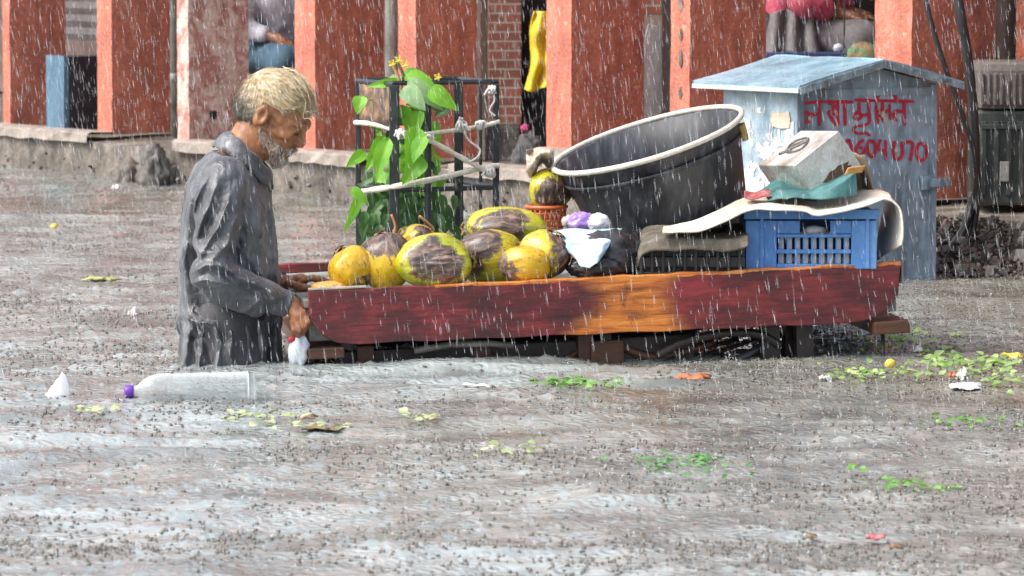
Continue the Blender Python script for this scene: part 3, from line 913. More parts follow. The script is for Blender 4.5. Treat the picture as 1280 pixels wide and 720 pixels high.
# rusted plate on the left face
a, b_ = gD.lerp(gA, .06), gD.lerp(gA, .93)
rows = []
for i in range(5):
    rows.append([a.lerp(b_, j / 8) + Vector((0, 0, GT - .01 - i * .031 + .003 * math.sin(j * 2 + i))) for j in range(9)])
MB().grid(rows, thick=.003).build('side_plate', mat('rusted_mesh_plate', [(.06, .055, .05), (.22, .13, .08), (.42, .26, .15)], 22, .7, (1, 1, 1), .6, .004, lo=.35, hi=.7), t)
BAM = mat('pale_stick', [(.58, .50, .38), (.76, .70, .58), (.84, .80, .72)], 12, .6, (1, 1, 1), .3)
ROPE = mat('white_rope', [(.60, .58, .54), (.80, .79, .76)], 40, .8, bump=.5)
def gpx(x, y, Y): return P(x, y, Y)
sticks = [([(444, 153, 14.12), (470, 156, 13.96), (506, 166, 13.76)], .0085, 'thin pale stick tied across the upper left face of the tree guard'),
          ([(500, 170, 13.765), (545, 166, 13.84), (600, 158, 13.91), (624, 152, 13.94)], .0075, 'thin pale stick tied across the upper front of the tree guard'),
          ([(533, 173, 13.80), (575, 196, 13.85), (618, 220, 13.91)], .0085, 'pale stick slanting down to the right across the front of the tree guard'),
          ([(442, 241, 14.06), (500, 232, 13.755), (560, 220, 13.84), (606, 209, 13.91), (624, 207, 13.93)], .0095, 'long pale stick across the lower front of the tree guard')]
for pts, r, lab in sticks:
    pp = spline([gpx(*p) for p in pts], 6)
    tag(MB().tube(pp, [r * (1 + .12 * math.sin(i * 2.2)) for i in range(len(pp))], 8).build('stick', BAM, loc=pp[0]), lab, 'stick', 'sticks tied to the tree guard')
def knot(c, s, lab, tail=None):
    mb = MB()
    for k in range(5):
        rot = Euler((random.uniform(-.6, .6), PI / 2 + random.uniform(-.5, .5), random.uniform(-.9, .9))).to_matrix()
        mb.tube([c + rot @ Vector((s * math.cos(a), s * math.sin(a), .004 * (k - 2))) for a in [2 * PI * i / 14 for i in range(15)]], .0045, 6)
    for k in range(4):
        d = Vector((random.uniform(-1, 1), random.uniform(-.6, 0), random.uniform(-.7, .7))) * s * 2.4
        mb.tube(spline([c, c + d * .5 + Vector((0, -.01, .01)), c + d]), .004, 5)
    if tail:
        mb.tube(spline([c] + [gpx(*p) for p in tail]), .0035, 5)
    return tag(mb.build('rope_knot', ROPE, loc=c), lab, 'rope', 'white rope knots on the tree guard')
knot(gpx(576, 157, 13.86), .017, 'white rope knot left of two on the upper stick of the tree guard', [(586, 175, 13.86), (600, 187, 13.86), (596, 197, 13.86), (586, 203, 13.86)])
knot(gpx(600, 156, 13.90), .012, 'white rope knot at the upper right corner post of the tree guard')
knot(gpx(611, 214, 13.91), .017, 'white rope knot where two sticks meet at the lower right of the tree guard')
knot(gpx(500, 167, 13.75), .013, 'white rope knot where two sticks meet at the near upper post')
knot(gpx(615, 112, 13.93), .011, 'frayed white rope on the top right corner of the tree guard', [(618, 125, 13.92), (612, 138, 13.92), (619, 145, 13.92)])
knot(gpx(533, 173, 13.80), .009, 'small white rope knot on the flat bar in the middle of the tree guard')

def leaf_pts(L, Wd, fold, bend, heart=.25, n=9, mm=5):
    """leaf blade along +x, in local space; rows along the length"""
    rows = []
    for i in range(n + 1):
        u = i / n
        w = Wd * (math.sin(PI * min(1, u ** .62 * 1.0)) ** .8) * (1 - .15 * u)
        if i == n: w = .0008
        row = []
        for j in range(-mm, mm + 1):
            v = j / mm
            x = L * u - heart * Wd * (1 - u) ** 3 * abs(v) * .9
            z = -bend * L * u * u + abs(v) * w * fold + .03 * Wd * math.sin(u * 11 + v * 4)
            row.append(Vector((x, v * w, z)))
        rows.append(row)
    return rows
def leaf(mb, pos, dirv, up, L, Wd, fold=.35, bend=.25):
    d = Vector(dirv).normalized(); s = Vector(up).cross(d)
    if s.length < 1e-3: s = Vector((1, 0, 0)).cross(d)
    s.normalize(); u = d.cross(s)
    Mx = Matrix(((d.x, s.x, u.x), (d.y, s.y, u.y), (d.z, s.z, u.z)))
    mb.grid([[Vector(pos) + Mx @ p for p in r] for r in leaf_pts(L, Wd, fold, bend)])
def leaf_mat(name, c1, c2, trans=.35, rough=.5):
    m, nt, b, out = new_mat(name)
    n = nnoise(nt, ncoord(nt), 14, 4)
    yl = nramp(nt, nnoise(nt, ncoord(nt), 48, 4, .7), [(.60, (0, 0, 0)), (.72, (1, 1, 1))])
    nt.links.new(nmix(nt, nmath(nt, 'MULTIPLY', yl, .6), nramp(nt, n, [(.35, c1), (.65, c2)]), (c1[0] * .9 + .05, c1[1] * .5, c1[2] * .6)), b.inputs[0])
    b.inputs['Roughness'].default_value = rough
    tr = nt.nodes.new('ShaderNodeBsdfTranslucent'); tr.inputs[0].default_value = c4((c2[0] * 1.5, c2[1] * 1.5, c2[2]))
    mx = nt.nodes.new('ShaderNodeMixShader'); mx.inputs[0].default_value = trans
    nt.links.new(b.outputs[0], mx.inputs[1]); nt.links.new(tr.outputs[0], mx.inputs[2]); nt.links.new(mx.outputs[0], out.inputs[0])
    nbump(nt, b, nnoise(nt, ncoord(nt), 60, 3), .3, .003)
    return m
LEAFB = leaf_mat('bright_leaf', (.10, .30, .02), (.20, .46, .035))
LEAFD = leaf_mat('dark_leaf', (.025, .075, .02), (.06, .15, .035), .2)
LEAFW = leaf_mat('drowned_leaf', (.07, .20, .03), (.17, .32, .08), .2)
LEAFP = leaf_mat('pale_leaf', (.20, .34, .16), (.34, .50, .28), .3)
cx, cy = (gA.x + gC.x) / 2, (gA.y + gC.y) / 2
pl = empty('creeper', (cx, cy, STREET), 'green creeper with large heart-shaped leaves growing inside the tree guard', 'plant')
st = spline([Vector((cx - .01, cy, STREET)), Vector((cx - .02, cy - .02, .1)), P(517, 250, 13.95), P(512, 190, 13.92), P(520, 130, 13.9), P(505, 95, 13.9), P(497, 78, 13.9)])
MB().tube(st, [.014 - .010 * i / len(st) for i in range(len(st))], 8).build('stem', mat('green_stem', [(.10, .12, .03), (.24, .20, .06)], 20, .6), pl)
MB().tube(spline([P(505, 120, 13.88), P(499, 100, 13.87), P(492, 82, 13.87)]), .006, 6).build('stem', mat('tan_shoot', [(.45, .28, .12), (.6, .4, .2)], 20, .6), pl)
# big leaves: base px, tip px, Y, width factor, material
big = [((486, 175), (466, 222), 13.70, .030, LEAFB), ((480, 170), (458, 212), 13.95, .024, LEAFB), ((520, 160), (512, 206), 13.74, .036, LEAFB),
       ((530, 172), (515, 200), 13.72, .03, LEAFB), ((527, 198), (506, 226), 13.72, .036, LEAFB), ((512, 100), (548, 134), 13.8, .03, LEAFP), ((505, 112), (530, 132), 13.76, .036, LEAFP),
       ((538, 112), (568, 133), 13.78, .032, LEAFB), ((508, 96), (545, 108), 13.84, .030, LEAFB), ((500, 104), (464, 104), 13.88, .018, LEAFB),
       ((455, 190), (436, 206), 13.98, .022, LEAFB), ((524, 140), (518, 166), 13.84, .026, LEAFB), ((508, 134), (512, 170), 13.86, .022, LEAFB),
       ((450, 244), (435, 286), 13.98, .018, LEAFB), ((505, 92), (540, 100), 13.95, .026, LEAFB), ((500, 96), (478, 110), 13.93, .022, LEAFP)]
mbs = {}
for (b0, t0, Y, w, mt) in big:
    a, c = P(b0[0], b0[1], Y), P(t0[0], t0[1], Y - .04)
    mb = mbs.setdefault(mt.name, (MB(), mt))[0]
    leaf(mb, a, c - a, Vector((random.uniform(-.5, .5), -1, random.uniform(0, .6))), (c - a).length * 1.05, w * 1.02, random.uniform(.25, .55), random.uniform(.1, .4))
for k in range(80):
    px, py = random.gauss(508, 19), random.uniform(112, 240)
    a = P(px, py, random.uniform(13.84, 14.1))
    dirv = Vector((random.uniform(-1, 1), random.uniform(-.7, .2), random.uniform(-1.1, .1)))
    mt = random.choice((LEAFB, LEAFB, LEAFD))
    leaf(mbs.setdefault(mt.name, (MB(), mt))[0], a, dirv, Vector((random.uniform(-.5, .5), -1, .5)), random.uniform(.045, .080), random.uniform(.016, .028), .3, .35)
for k, (mb, mt) in mbs.items(): mb.build('foliage', mt, pl)
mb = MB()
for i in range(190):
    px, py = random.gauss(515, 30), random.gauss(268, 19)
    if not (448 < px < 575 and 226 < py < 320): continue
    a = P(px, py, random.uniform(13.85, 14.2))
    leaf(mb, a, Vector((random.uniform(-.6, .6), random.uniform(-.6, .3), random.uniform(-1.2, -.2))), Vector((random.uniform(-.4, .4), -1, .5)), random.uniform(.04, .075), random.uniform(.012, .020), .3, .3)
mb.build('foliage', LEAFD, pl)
mb = MB()
for (x, y) in ((490, 79), (506, 80), (535, 100), (547, 96), (498, 74)):
    a = P(x, y, 13.86)
    for k in range(5):
        leaf(mb, a, Vector((math.cos(k * 1.26), -.4, math.sin(k * 1.26))), Vector((0, -1, .2)), .014, .006, .3, .3)
mb.build('blossom', mat('yellow_petal', [(.65, .48, .03), (.8, .66, .10)], 30, .6), pl)
# ================================================================== HANDCART
CO = P(385, 364, 11.85)
CA = (P(1127, 327, 12.1) - CO)
CLEN = CA.length
CA.normalize()
CB = Vector((0, 0, 1)).cross(CA).normalized()
CC = CA.cross(CB).normalized()
CM = Matrix(((CA.x, CB.x, CC.x, CO.x), (CA.y, CB.y, CC.y, CO.y), (CA.z, CB.z, CC.z, CO.z), (0, 0, 0, 1)))
CWD = .98
cart = empty('handcart', CO, 'long dark red wooden handcart with a bare orange patch, loaded with coconuts', 'handcart', mtx=CM)
# red board with a bare patch
m, nt, b, out = new_mat('red_painted_board')
tc = nt.nodes.new('ShaderNodeTexCoord'); sx = nt.nodes.new('ShaderNodeSeparateXYZ'); nt.links.new(tc.outputs['Object'], sx.inputs[0])
nz = nnoise(nt, ncoord(nt, (1, 1, 1.6)), 5, 5, .6)
nf = nnoise(nt, ncoord(nt, (.35, 1, 2.2)), 26, 4, .7)
# distance from the middle of the bare patch along the board, widened towards the bottom
off = nmath(nt, 'MAXIMUM', nmath(nt, 'SUBTRACT', nmath(nt, 'ABSOLUTE', nmath(nt, 'ADD', sx.outputs[2], .068)), .025), 0.0)
left = nmath(nt, 'SUBTRACT', .845, nmath(nt, 'MULTIPLY', off, 1.7))
dd = nmath(nt, 'MAXIMUM', nmath(nt, 'SUBTRACT', left, sx.outputs[0]), nmath(nt, 'SUBTRACT', sx.outputs[0], nmath(nt, 'ADD', 1.03, nmath(nt, 'MULTIPLY', off, .5))))
dd = nmath(nt, 'ADD', dd, nmath(nt, 'ADD', nmath(nt, 'MULTIPLY', nmath(nt, 'SUBTRACT', nz, .5), .13), nmath(nt, 'MULTIPLY', nmath(nt, 'SUBTRACT', nf, .5), .05)))
bare = nramp(nt, nmath(nt, 'ADD', dd, .5), [(.462, (1, 1, 1)), (.500, (.45, .45, .45)), (.545, (0, 0, 0))])
# worn top edge
edge = nramp(nt, nmath(nt, 'ADD', sx.outputs[2], nmath(nt, 'MULTIPLY', nmath(nt, 'SUBTRACT', nf, .5), .02)), [(0.0, (0, 0, 0)), (0.5, (0, 0, 0)), (1.0, (0, 0, 0))])
em = nmath(nt, 'GREATER_THAN', nmath(nt, 'ADD', sx.outputs[2], nmath(nt, 'MULTIPLY', nmath(nt, 'SUBTRACT', nf, .5), .026)), -.0085)
bare2 = nmath(nt, 'MAXIMUM', bare, nmath(nt, 'MULTIPLY', em, nmath(nt, 'GREATER_THAN', sx.outputs[0], .36)))
red = nramp(nt, nmath(nt, 'ADD', nmath(nt, 'MULTIPLY', nz, .6), nmath(nt, 'MULTIPLY', nf, .4)), [(.36, (.030, .008, .010)), (.50, (.095, .014, .016)), (.64, (.26, .030, .034))])
grain = nnoise(nt, ncoord(nt, (.22, 1, 2.2)), 26, 7, .72, .5)
wood = nramp(nt, grain, [(.34, (.17, .045, .010)), (.50, (.50, .150, .022)), (.66, (.68, .27, .05))])
kn = nramp(nt, nnoise(nt, ncoord(nt, (1.2, 1, .5)), 15, 4, .7), [(.57, (0, 0, 0)), (.70, (1, 1, 1))])
wood = nmix(nt, kn, wood, (.06, .025, .015))
scf = nramp(nt, nnoise(nt, ncoord(nt, (.9, 1, 1.3)), 34, 6, .75), [(.60, (0, 0, 0)), (.70, (1, 1, 1))])
red = nmix(nt, nmath(nt, 'MULTIPLY', scf, .55), red, (.30, .14, .09))
col_ = nmix(nt, bare2, red, wood)
crk = nramp(nt, nnoise(nt, ncoord(nt, (.16, 1, 5.0)), 20, 3, .5, .3), [(.30, (1, 1, 1)), (.345, (0, 0, 0))])
col_ = nmix(nt, nmath(nt, 'MULTIPLY', crk, .8), col_, (.02, .010, .008))
nt.links.new(col_, b.inputs[0])
nt.links.new(nramp(nt, bare2, [(0, (.32,) * 3), (1, (.42,) * 3)]), b.inputs['Roughness'])
b.inputs['Coat Weight'].default_value = .25; b.inputs['Coat Roughness'].default_value = .15
nbump(nt, b, nmath(nt, 'ADD', nmath(nt, 'MULTIPLY', bare, -.6), nf), .45, .004)
BOARD = m
def ccurve(u0, v0, u1, v1, n=8):
    """concave quarter curve between two outline points"""
    return [(u0 + (u1 - u0) * (1 - math.cos(PI / 2 * i / n)) * .6 + (u1 - u0) * (i / n) * .4, v0 + (v1 - v0) * (math.sin(PI / 2 * i / n)) * .5 + (v1 - v0) * (i / n) * .5) for i in range(n + 1)]
def outline(hl, hr):
    pts = [(0.0, -.002)]
    n = 40
    pts = []
    for i in range(n + 1):
        u = CLEN * i / n
        pts.append((u, -.001 + .0018 * math.sin(i * 1.3) + .0012 * math.sin(i * 3.1)))
    r_ = [(CLEN - .004, -.02), (CLEN - .010, -.075), (CLEN - .012, -.095)]
    pts += r_ + ccurve(CLEN - .022, -.108, CLEN - .115, -hr + .006)
    for i in range(1, n):
        u = (CLEN - .12) + (.10 - (CLEN - .12)) * i / n
        pts.append((u, -(hr + (hl - hr) * (1 - u / CLEN)) + .0018 * math.sin(i * 1.1)))
    lc = ccurve(.004, -.078, .078, -hl + .004)
    pts += lc[::-1] + [(0.0, -.07), (.002, -.03)]
    return pts
def cl(u, v, tt): return Vector((u, tt, v))
def cart_part(mb, name, m): return mb.build(name, m, cart, world=False)
def side(b0, b1):
    """board as quad strips so its faces stay clean"""
    mb = MB(); mb.prism(outline(.155, .172), cl, b0, b1)
    bm = bmesh.new()
    me = mesh_from(mb.v, mb.f); bm.from_mesh(me)
    bmesh.ops.recalc_face_normals(bm, faces=bm.faces)
    big = [f for f in bm.faces if len(f.verts) > 4]
    ed = [e for f in big for e in f.edges]
    bmesh.ops.bevel(bm, geom=ed, offset=.003, segments=2, profile=.5, affect='EDGES')
    bmesh.ops.triangulate(bm, faces=[f for f in bm.faces if len(f.verts) > 4])
    bm.to_mesh(me); bm.free()
    return me
link_mesh('side_board', side(0, .032), BOARD, cart, world=False)
link_mesh('side_board', side(CWD - .032, CWD), BOARD, cart, world=False)
GREYW = mat('weathered_grey_wood', [(.12, .13, .11), (.26, .27, .24), (.40, .41, .37)], 7, .6, (.3, 1, 2), .5, .004)
BRW = mat('wet_brown_wood', [(.035, .018, .012), (.10, .042, .022), (.18, .075, .035)], 8, .45, (.3, 1, 2), .5, .004)
DKW = mat('black_wet_wood', [(.012, .010, .010), (.04, .03, .025)], 8, .4, (.4, 1, 1), .4)
mb = MB()
for i in range(8):
    b0 = .036 + i * (CWD - .072) / 8
    w = (CWD - .072) / 8 - .005
    mb.box((CLEN / 2, b0 + w / 2, -.040 + random.uniform(-.002, .002)), (CLEN + .03 + random.uniform(-.015, .01), w, .024), None, .003)
cart_part(mb, 'deck', GREYW)
cart_part(MB().box((CLEN / 2, .075, -.118), (CLEN - .01, .035, .062), None, .004), 'frame_rail', GREYW)
cart_part(MB().box((CLEN / 2, CWD - .075, -.118), (CLEN - .01, .035, .062), None, .004), 'frame_rail', GREYW)
cart_part(MB().box((.045, CWD / 2, -.178), (.10, CWD + .02, .03), None, .004), 'cross_beam', BRW)
cart_part(MB().box((CLEN - .035, CWD / 2, -.188), (.105, CWD + .02, .036), None, .004), 'cross_beam', BRW)
cart_part(MB().box((-.006, CWD / 2 + .02, -.066), (.022, CWD - .06, .024), None, .006), 'push_bar', mat('dark_green_bar', [(.03, .045, .035), (.08, .10, .08)], 12, .5))
# worn strip nailed on the top of the board at the handle end
cart_part(MB().box((.085, .014, .004), (.165, .026, .006), None, .002), 'edge_strip', mat('pale_strip', [(.30, .27, .23), (.5, .46, .4)], 18, .5))
cart_part(MB().box((CLEN + .004, .06, -.04), (.006, .10, .05), None, .001), 'end_bracket', STEEL)
cart_part(MB().box((.60, .125, -.238), (1.04, .04, .10), None, .006), 'shade_bar', DKW)  # both black bars are added to darken the gap under the deck
cart_part(MB().box((.66, CWD - .30, -.225), (1.16, .05, .075), None, .006), 'shade_bar', DKW)
# running gear: axles, springs, wheels
WR = .335
def wheel(a, bb):
    z = (STREET + WR) - (CO.z + CA.z * a)
    w = bpy.data.objects.new('wheel', None); COL.objects.link(w); w.parent = cart
    w.location = (a, bb, z)
    rot = Matrix.Rotation(PI / 2, 4, 'X')
    tor = lambda R_, r_, n=48, k=10: [(R_ + r_ * math.cos(2 * PI * i / k), r_ * math.sin(2 * PI * i / k)) for i in range(k)]
    MB().lathe(tor(WR - .02, .02), 48, rot, close=True).build('tyre', mat('wet_rubber', [(.012, .012, .012), (.035, .033, .03)], 14, .35), w, world=False)
    MB().lathe([(WR - .045, -.012), (WR - .036, -.014), (WR - .036, .014), (WR - .045, .012)], 48, rot, close=True).build('rim', mat('rusty_rim', [(.10, .06, .04), (.28, .25, .22)], 14, .45, metal=.6), w, world=False)
    MB().lathe([(.001, -.05), (.022, -.05), (.022, -.03), (.03, -.03), (.03, .03), (.022, .03), (.022, .05), (.001, .05)], 16, rot).build('hub', DARKG, w, world=False)
    mb = MB()
    for k in range(18):
        t_ = 2 * PI * k / 18; s = .028 if k % 2 else -.028
        mb.tube([(.026 * math.cos(t_ + .3), s, .026 * math.sin(t_ + .3)), ((WR - .042) * math.cos(t_), 0, (WR - .042) * math.sin(t_))], .0022, 5)
    mb.build('spokes', STEEL, w, world=False)
for a in (.42, 1.13):
    for bb in (.14, CWD - .14): wheel(a, bb)
    z = (STREET + WR) - (CO.z + CA.z * a)
    cart_part(MB().tube([(a, .07, z), (a, CWD - .07, z)], .014, 10), 'axle', DARKG)
    for bb in (.215, CWD - .215):
        mb = MB()
        for L_, dz in ((.30, 0), (.22, -.012), (.14, -.024)):
            rows = []
            for i in range(13):
                u = -1 + 2 * i / 12
                rows.append([(a + u * L_, bb + s, -.20 + dz - .10 * (1 - u * u) * (L_ / .30) ** 2) for s in (-.022, .022)])
            mb.grid(rows, thick=.008)
        cart_part(mb, 'leaf_spring', mat('spring_steel', [(.03, .028, .026), (.10, .09, .08)], 12, .4, metal=.4))
        cart_part(MB().box((a, bb, (z - .19 - .1) / 2 - .04), (.05, .04, abs(z + .22 + .1)), None, .004), 'axle_block', DKW)
# bearers and shackles that show under the board
for a, w, d in ((.165, .05, .10), (.50, .05, .05), (.80, .045, .09), (.86, .03, .06)):
    cart_part(MB().box((a, CWD / 2, -.172 - d / 2), (w, CWD - .16, d), None, .004), 'bearer', BRW if w > .04 else DKW)
def shackle(a, bb, h, w):
    prof = [(-w, 0), (-w, -h + w)] + [(-w * math.cos(t_), -h + w - w * math.sin(t_)) for t_ in [PI * i / 8 for i in range(1, 8)]] + [(w, -h + w), (w, 0)]
    prof = [(u, v - .168) for u, v in prof]
    cart_part(MB().prism(prof, lambda u, v, t_: Vector((a + u, t_, v)), bb, bb + .05), 'spring_shackle', DKW)
shackle(1.335, .05, .16, .026); shackle(1.43, .03, .17, .024); shackle(1.405, .13, .17, .012); shackle(1.455, .12, .16, .012)
mb = MB()
mb.tube([(.30, .05, -.19), (.40, .05, -.178), (.52, .05, -.18), (.585, .05, -.19)], .010, 8)
mb.tube([(.33, .045, -.225), (.45, .045, -.222), (.57, .045, -.224)], .006, 8)
cart_part(mb, 'underside_rod', mat('pale_rod', [(.10, .095, .085), (.26, .25, .23)], 14, .4))
cart_part(MB().tube(spline([(1.0, .05, -.24), (1.08, .05, -.205), (1.2, .05, -.185), (1.3, .05, -.195), (1.36, .05, -.23)]), .013, 8), 'underside_rod', DKW)
for k_, pts_ in enumerate(([(.60, .16, -.20), (.72, .13, -.25), (.86, .15, -.23), (.98, .12, -.27)], [(.70, .10, -.27), (.85, .12, -.20), (1.0, .10, -.25), (1.18, .13, -.22)], [(.10, .2, -.20), (.22, .14, -.26), (.40, .16, -.25), (.60, .13, -.28)], [(1.05, .09, -.26), (1.2, .08, -.28), (1.33, .10, -.23)])):
    cart_part(MB().tube(spline(pts_), .011 + .003 * (k_ % 2), 7), 'underside_rod', (DKW, BRW, DKW, DARKG)[k_])  # dark tubes added as clutter to darken the underside
cart_part(MB().box((.86, .13, -.235), (.10, .12, .09), None, .012), 'axle_block', BRW)
cart_part(MB().tube([(CLEN - .05, .05, -.2), (CLEN - .052, .05, -.36)], .006, 6), 'hanging_rod', DARKG)

def deck_at(px, Y, up=0.0):
    """world point on the deck top seen in column px at distance Y"""
    q = P(px, 300, Y)
    n_ = CC; o = CO + CC * -.028
    z = o.z - ((q.x - o.x) * n_.x + (q.y - o.y) * n_.y) / n_.z
    return Vector((q.x, Y, z + up))

# ================================================================== COCONUTS
def coco_mat(i, yel, grn, brown_dir, brown_amt, seedv):
    brown_amt -= .035
    m, nt, b, out = new_mat('coconut_husk_%d' % i)
    co = ncoord(nt, (1, 1, .4))
    n1 = nnoise(nt, co, 14, 5, .6, .3)
    base = nramp(nt, n1, [(.34, grn), (.62, yel)])
    geo = nt.nodes.new('ShaderNodeTexCoord')
    vm = nt.nodes.new('ShaderNodeVectorMath'); vm.operation = 'NORMALIZE'; nt.links.new(geo.outputs['Object'], vm.inputs[0])
    dt = nt.nodes.new('ShaderNodeVectorMath'); dt.operation = 'DOT_PRODUCT'
    nt.links.new(vm.outputs[0], dt.inputs[0]); dt.inputs[1].default_value = Vector(brown_dir).normalized()
    mp = nt.nodes.new('ShaderNodeMapping'); mp.inputs['Location'].default_value = (seedv, seedv * 1.7, 0); nt.links.new(geo.outputs['Object'], mp.inputs[0])
    n2 = nnoise(nt, mp.outputs[0], 15, 4, .65, .5)
    mp3 = nt.nodes.new('ShaderNodeMapping'); mp3.inputs['Scale'].default_value = (1, 1, .22); nt.links.new(mp.outputs[0], mp3.inputs[0])
    n3 = nnoise(nt, mp3.outputs[0], 52, 5, .72, .5)
    k = nmath(nt, 'ADD', nmath(nt, 'MULTIPLY', dt.outputs['Value'], .55), nmath(nt, 'ADD', nmath(nt, 'MULTIPLY', n2, .62), nmath(nt, 'MULTIPLY', n3, .50)))
    msk = nramp(nt, k, [(1.08 - brown_amt, (0, 0, 0)), (1.17 - brown_amt, (1, 1, 1))])
    brn = nramp(nt, n3, [(.40, (.012, .007, .006)), (.52, (.095, .055, .040)), (.68, (.28, .19, .145))])
    c = nmix(nt, msk, base, brn)
    dk = nramp(nt, nnoise(nt, mp3.outputs[0], 85, 4, .75), [(.56, (0, 0, 0)), (.66, (1, 1, 1))])
    c = nmix(nt, nmath(nt, 'MULTIPLY', dk, .75), c, (.045, .024, .010))
    nt.links.new(c, b.inputs[0])
    nt.links.new(nramp(nt, msk, [(0, (.24,) * 3), (1, (.5,) * 3)]), b.inputs['Roughness'])
    b.inputs['Coat Weight'].default_value = .35; b.inputs['Coat Roughness'].default_value = .1
    nbump(nt, b, nmath(nt, 'ADD', n3, nmath(nt, 'MULTIPLY', msk, -.3)), .5, .006)
    return m
CALYX = mat('coconut_calyx', [(.16, .10, .05), (.36, .25, .12), (.5, .4, .2)], 30, .7)
TWIG = mat('orange_twig', [(.42, .17, .05), (.60, .30, .10)], 20, .6)
def coconut(px, py, Y, rx, rz, ry, axis, yel, grn, bd, ba, lab, dent=None, twig=None, seed=0, group='coconuts piled on the handcart'):
    """rx, rz half sizes in pixels; axis: stem direction in world space"""
    c = P(px, py, Y); s = Y / F * 1.13; ry *= 1.10
    bm = bmesh.new(); bmesh.ops.create_icosphere(bm, subdivisions=5, radius=1)
    p = np.array([v.co[:] for v in bm.verts])
    a = Vector(axis).normalized()
    an = np.array(a[:])
    t_ = p @ an                                   # along the stem axis
    e1 = np.cross(an, [0.3, .5, .8]); e1 /= np.linalg.norm(e1); e2 = np.cross(an, e1)
    th = np.arctan2(p @ e2, p @ e1)
    side_ = np.sqrt(np.clip(1 - t_ * t_, 0, 1))
    rad = .97 + .055 * np.cos(3 * th + seed) * side_ ** 2 + .09 * fbm(p * 1.2 + seed * 5.1, 2) + .022 * fbm(p * 5 + seed, 2)
    rad *= 1 - .16 * np.clip(t_, 0, 1) ** 2        # narrows to the stem
    rad *= 1 + .10 * np.clip(-t_, 0, 1) ** 3       # blunt nose
    rad -= .06 * np.exp(-((1 - t_) / .06))          # dimple at the stem
    if dent is not None:
        dv = np.array(Vector(dent).normalized()[:]); k = p @ dv
        f = np.clip((k - .55) / .35, 0, 1)
        rad -= f * (.16 + .10 * ridge(p * np.array([3, 3, 9.])) * .5)
    q = p * rad[:, None] * np.array([rx * s, ry, rz * s])
    rq = Vector((0, 0, 1)).rotation_difference(a); ri = rq.inverted()
    for v, x in zip(bm.verts, q): v.co = ri @ Vector(x)
    for f in bm.faces: f.smooth = True
    me = bpy.data.meshes.new('coconut'); bm.to_mesh(me); bm.free()
    o = bpy.data.objects.new('coconut', me); COL.objects.link(o); o.location = c
    o.rotation_mode = 'QUATERNION'; o.rotation_quaternion = rq
    me.materials.append(coco_mat(seed, yel, grn, (ri @ Vector(bd))[:], ba, seed * 3.3))
    tag(o, lab, 'coconut', group)
    # calyx cap around the stem end
    tip = Vector((a.x * rx * s, a.y * ry, a.z * rz * s)) * .90
    mb = MB()
    for k in range(5):
        d = (Vector(e1) * math.cos(k * 1.257 + seed) + Vector(e2) * math.sin(k * 1.257 + seed))
        leaf(mb, c + tip + a * .004, d - a * .25, a, .030, .014, .1, .25)
    mb.build('calyx', CALYX, o)
    if twig:
        mb = MB(); pts = [P(x, y, Y + dy) for x, y, dy in twig]
        mb.tube(spline(pts, 4), [.006] * 3 + [.004] * (len(spline(pts, 4)) - 3), 6)
        mb.build('stalk', TWIG, o)
    return o
YL, YO, YG = (.66, .46, .015), (.66, .36, .012), (.50, .46, .02)
G1, G2, G3 = (.34, .33, .015), (.22, .28, .015), (.44, .30, .01)
coconut(437, 334, 12.03, 25, 27, .062, (-.5, .2, .8), YO, (.60, .40, .012), (.3, -.2, -1), .14, 'leftmost orange-yellow coconut on the handcart nearest the old man', seed=1)
coconut(482, 324, 12.06, 32, 34, .072, (-.2, .3, .9), YO, (.50, .42, .015), (0, -.2, 1), .36, 'yellow coconut with a brown top, second from the left on the handcart', seed=2, twig=[(492, 292, 0), (494, 282, 0), (489, 268, 0)])
coconut(521, 300, 12.28, 24, 20, .06, (-.8, -.1, .4), YL, (.50, .36, .02), (.3, -.6, .3), .22, 'small mottled yellow coconut behind the cut coconut', seed=3, twig=[(536, 290, 0), (540, 284, -.02), (524, 270, -.04)])
coconut(549, 328, 11.99, 45, 32, .075, (1, .1, .1), YG, G2, (-.05, -1, .18), .30, 'green-yellow coconut with a large grey cut face in front', dent=(-.05, -1, .12), seed=4)
coconut(625, 285, 12.32, 48, 24, .082, (-1, .1, -.15), YG, G1, (0, -.85, .25), .26, 'large topmost yellow-green coconut with a brown patch at the back of the pile', seed=5)
coconut(616, 320, 12.12, 42, 33, .075, (.9, -.2, .3), (.56, .46, .02), G1, (-.7, -.5, .5), .33, 'coconut with a broad brown left half in the middle of the pile', seed=6)
coconut(660, 330, 12.00, 32, 22, .06, (1, -.1, .1), YO, G3, (-1, -.2, -.4), .20, 'golden coconut low in front at the right of the pile', seed=7)
coconut(682, 318, 12.06, 31, 30, .07, (.6, .2, .8), YL, G1, (1, -.2, .2), .36, 'speckled yellow coconut with brown right side, rightmost of the pile beside the blue sheet', seed=8)
coconut(687, 236, 12.62, 26, 26, .062, (.3, -.2, 1), YG, (.36, .34, .015), (.2, -.8, -.3), .28, 'yellow-green coconut sitting up in the orange basket', seed=9, group='coconuts piled on the handcart')
# cut husk piece by the hand
o = lump('husk_piece', P(411, 360, 11.98), (.050, .04, .020), mat('cut_husk', [(.62, .30, .05), (.75, .46, .12), (.72, .55, .35)], 12, .6), .1, 6, 9, lab='small orange husk slice on the cart edge beside the far hand', cat='husk')
mb = MB()
c = P(523, 345, 11.95)
for k in range(40):
    x = random.uniform(400, 700)
    q = deck_at(x, 11.95 + random.random() * .05, .01)
    chip(mb, q, random.uniform(.004, .011))
tag(mb.build('husk_crumbs', CALYX, loc=deck_at(550, 11.97)), 'brown husk crumbs scattered along the deck edge under the coconuts', 'husk crumbs', kind='stuff')

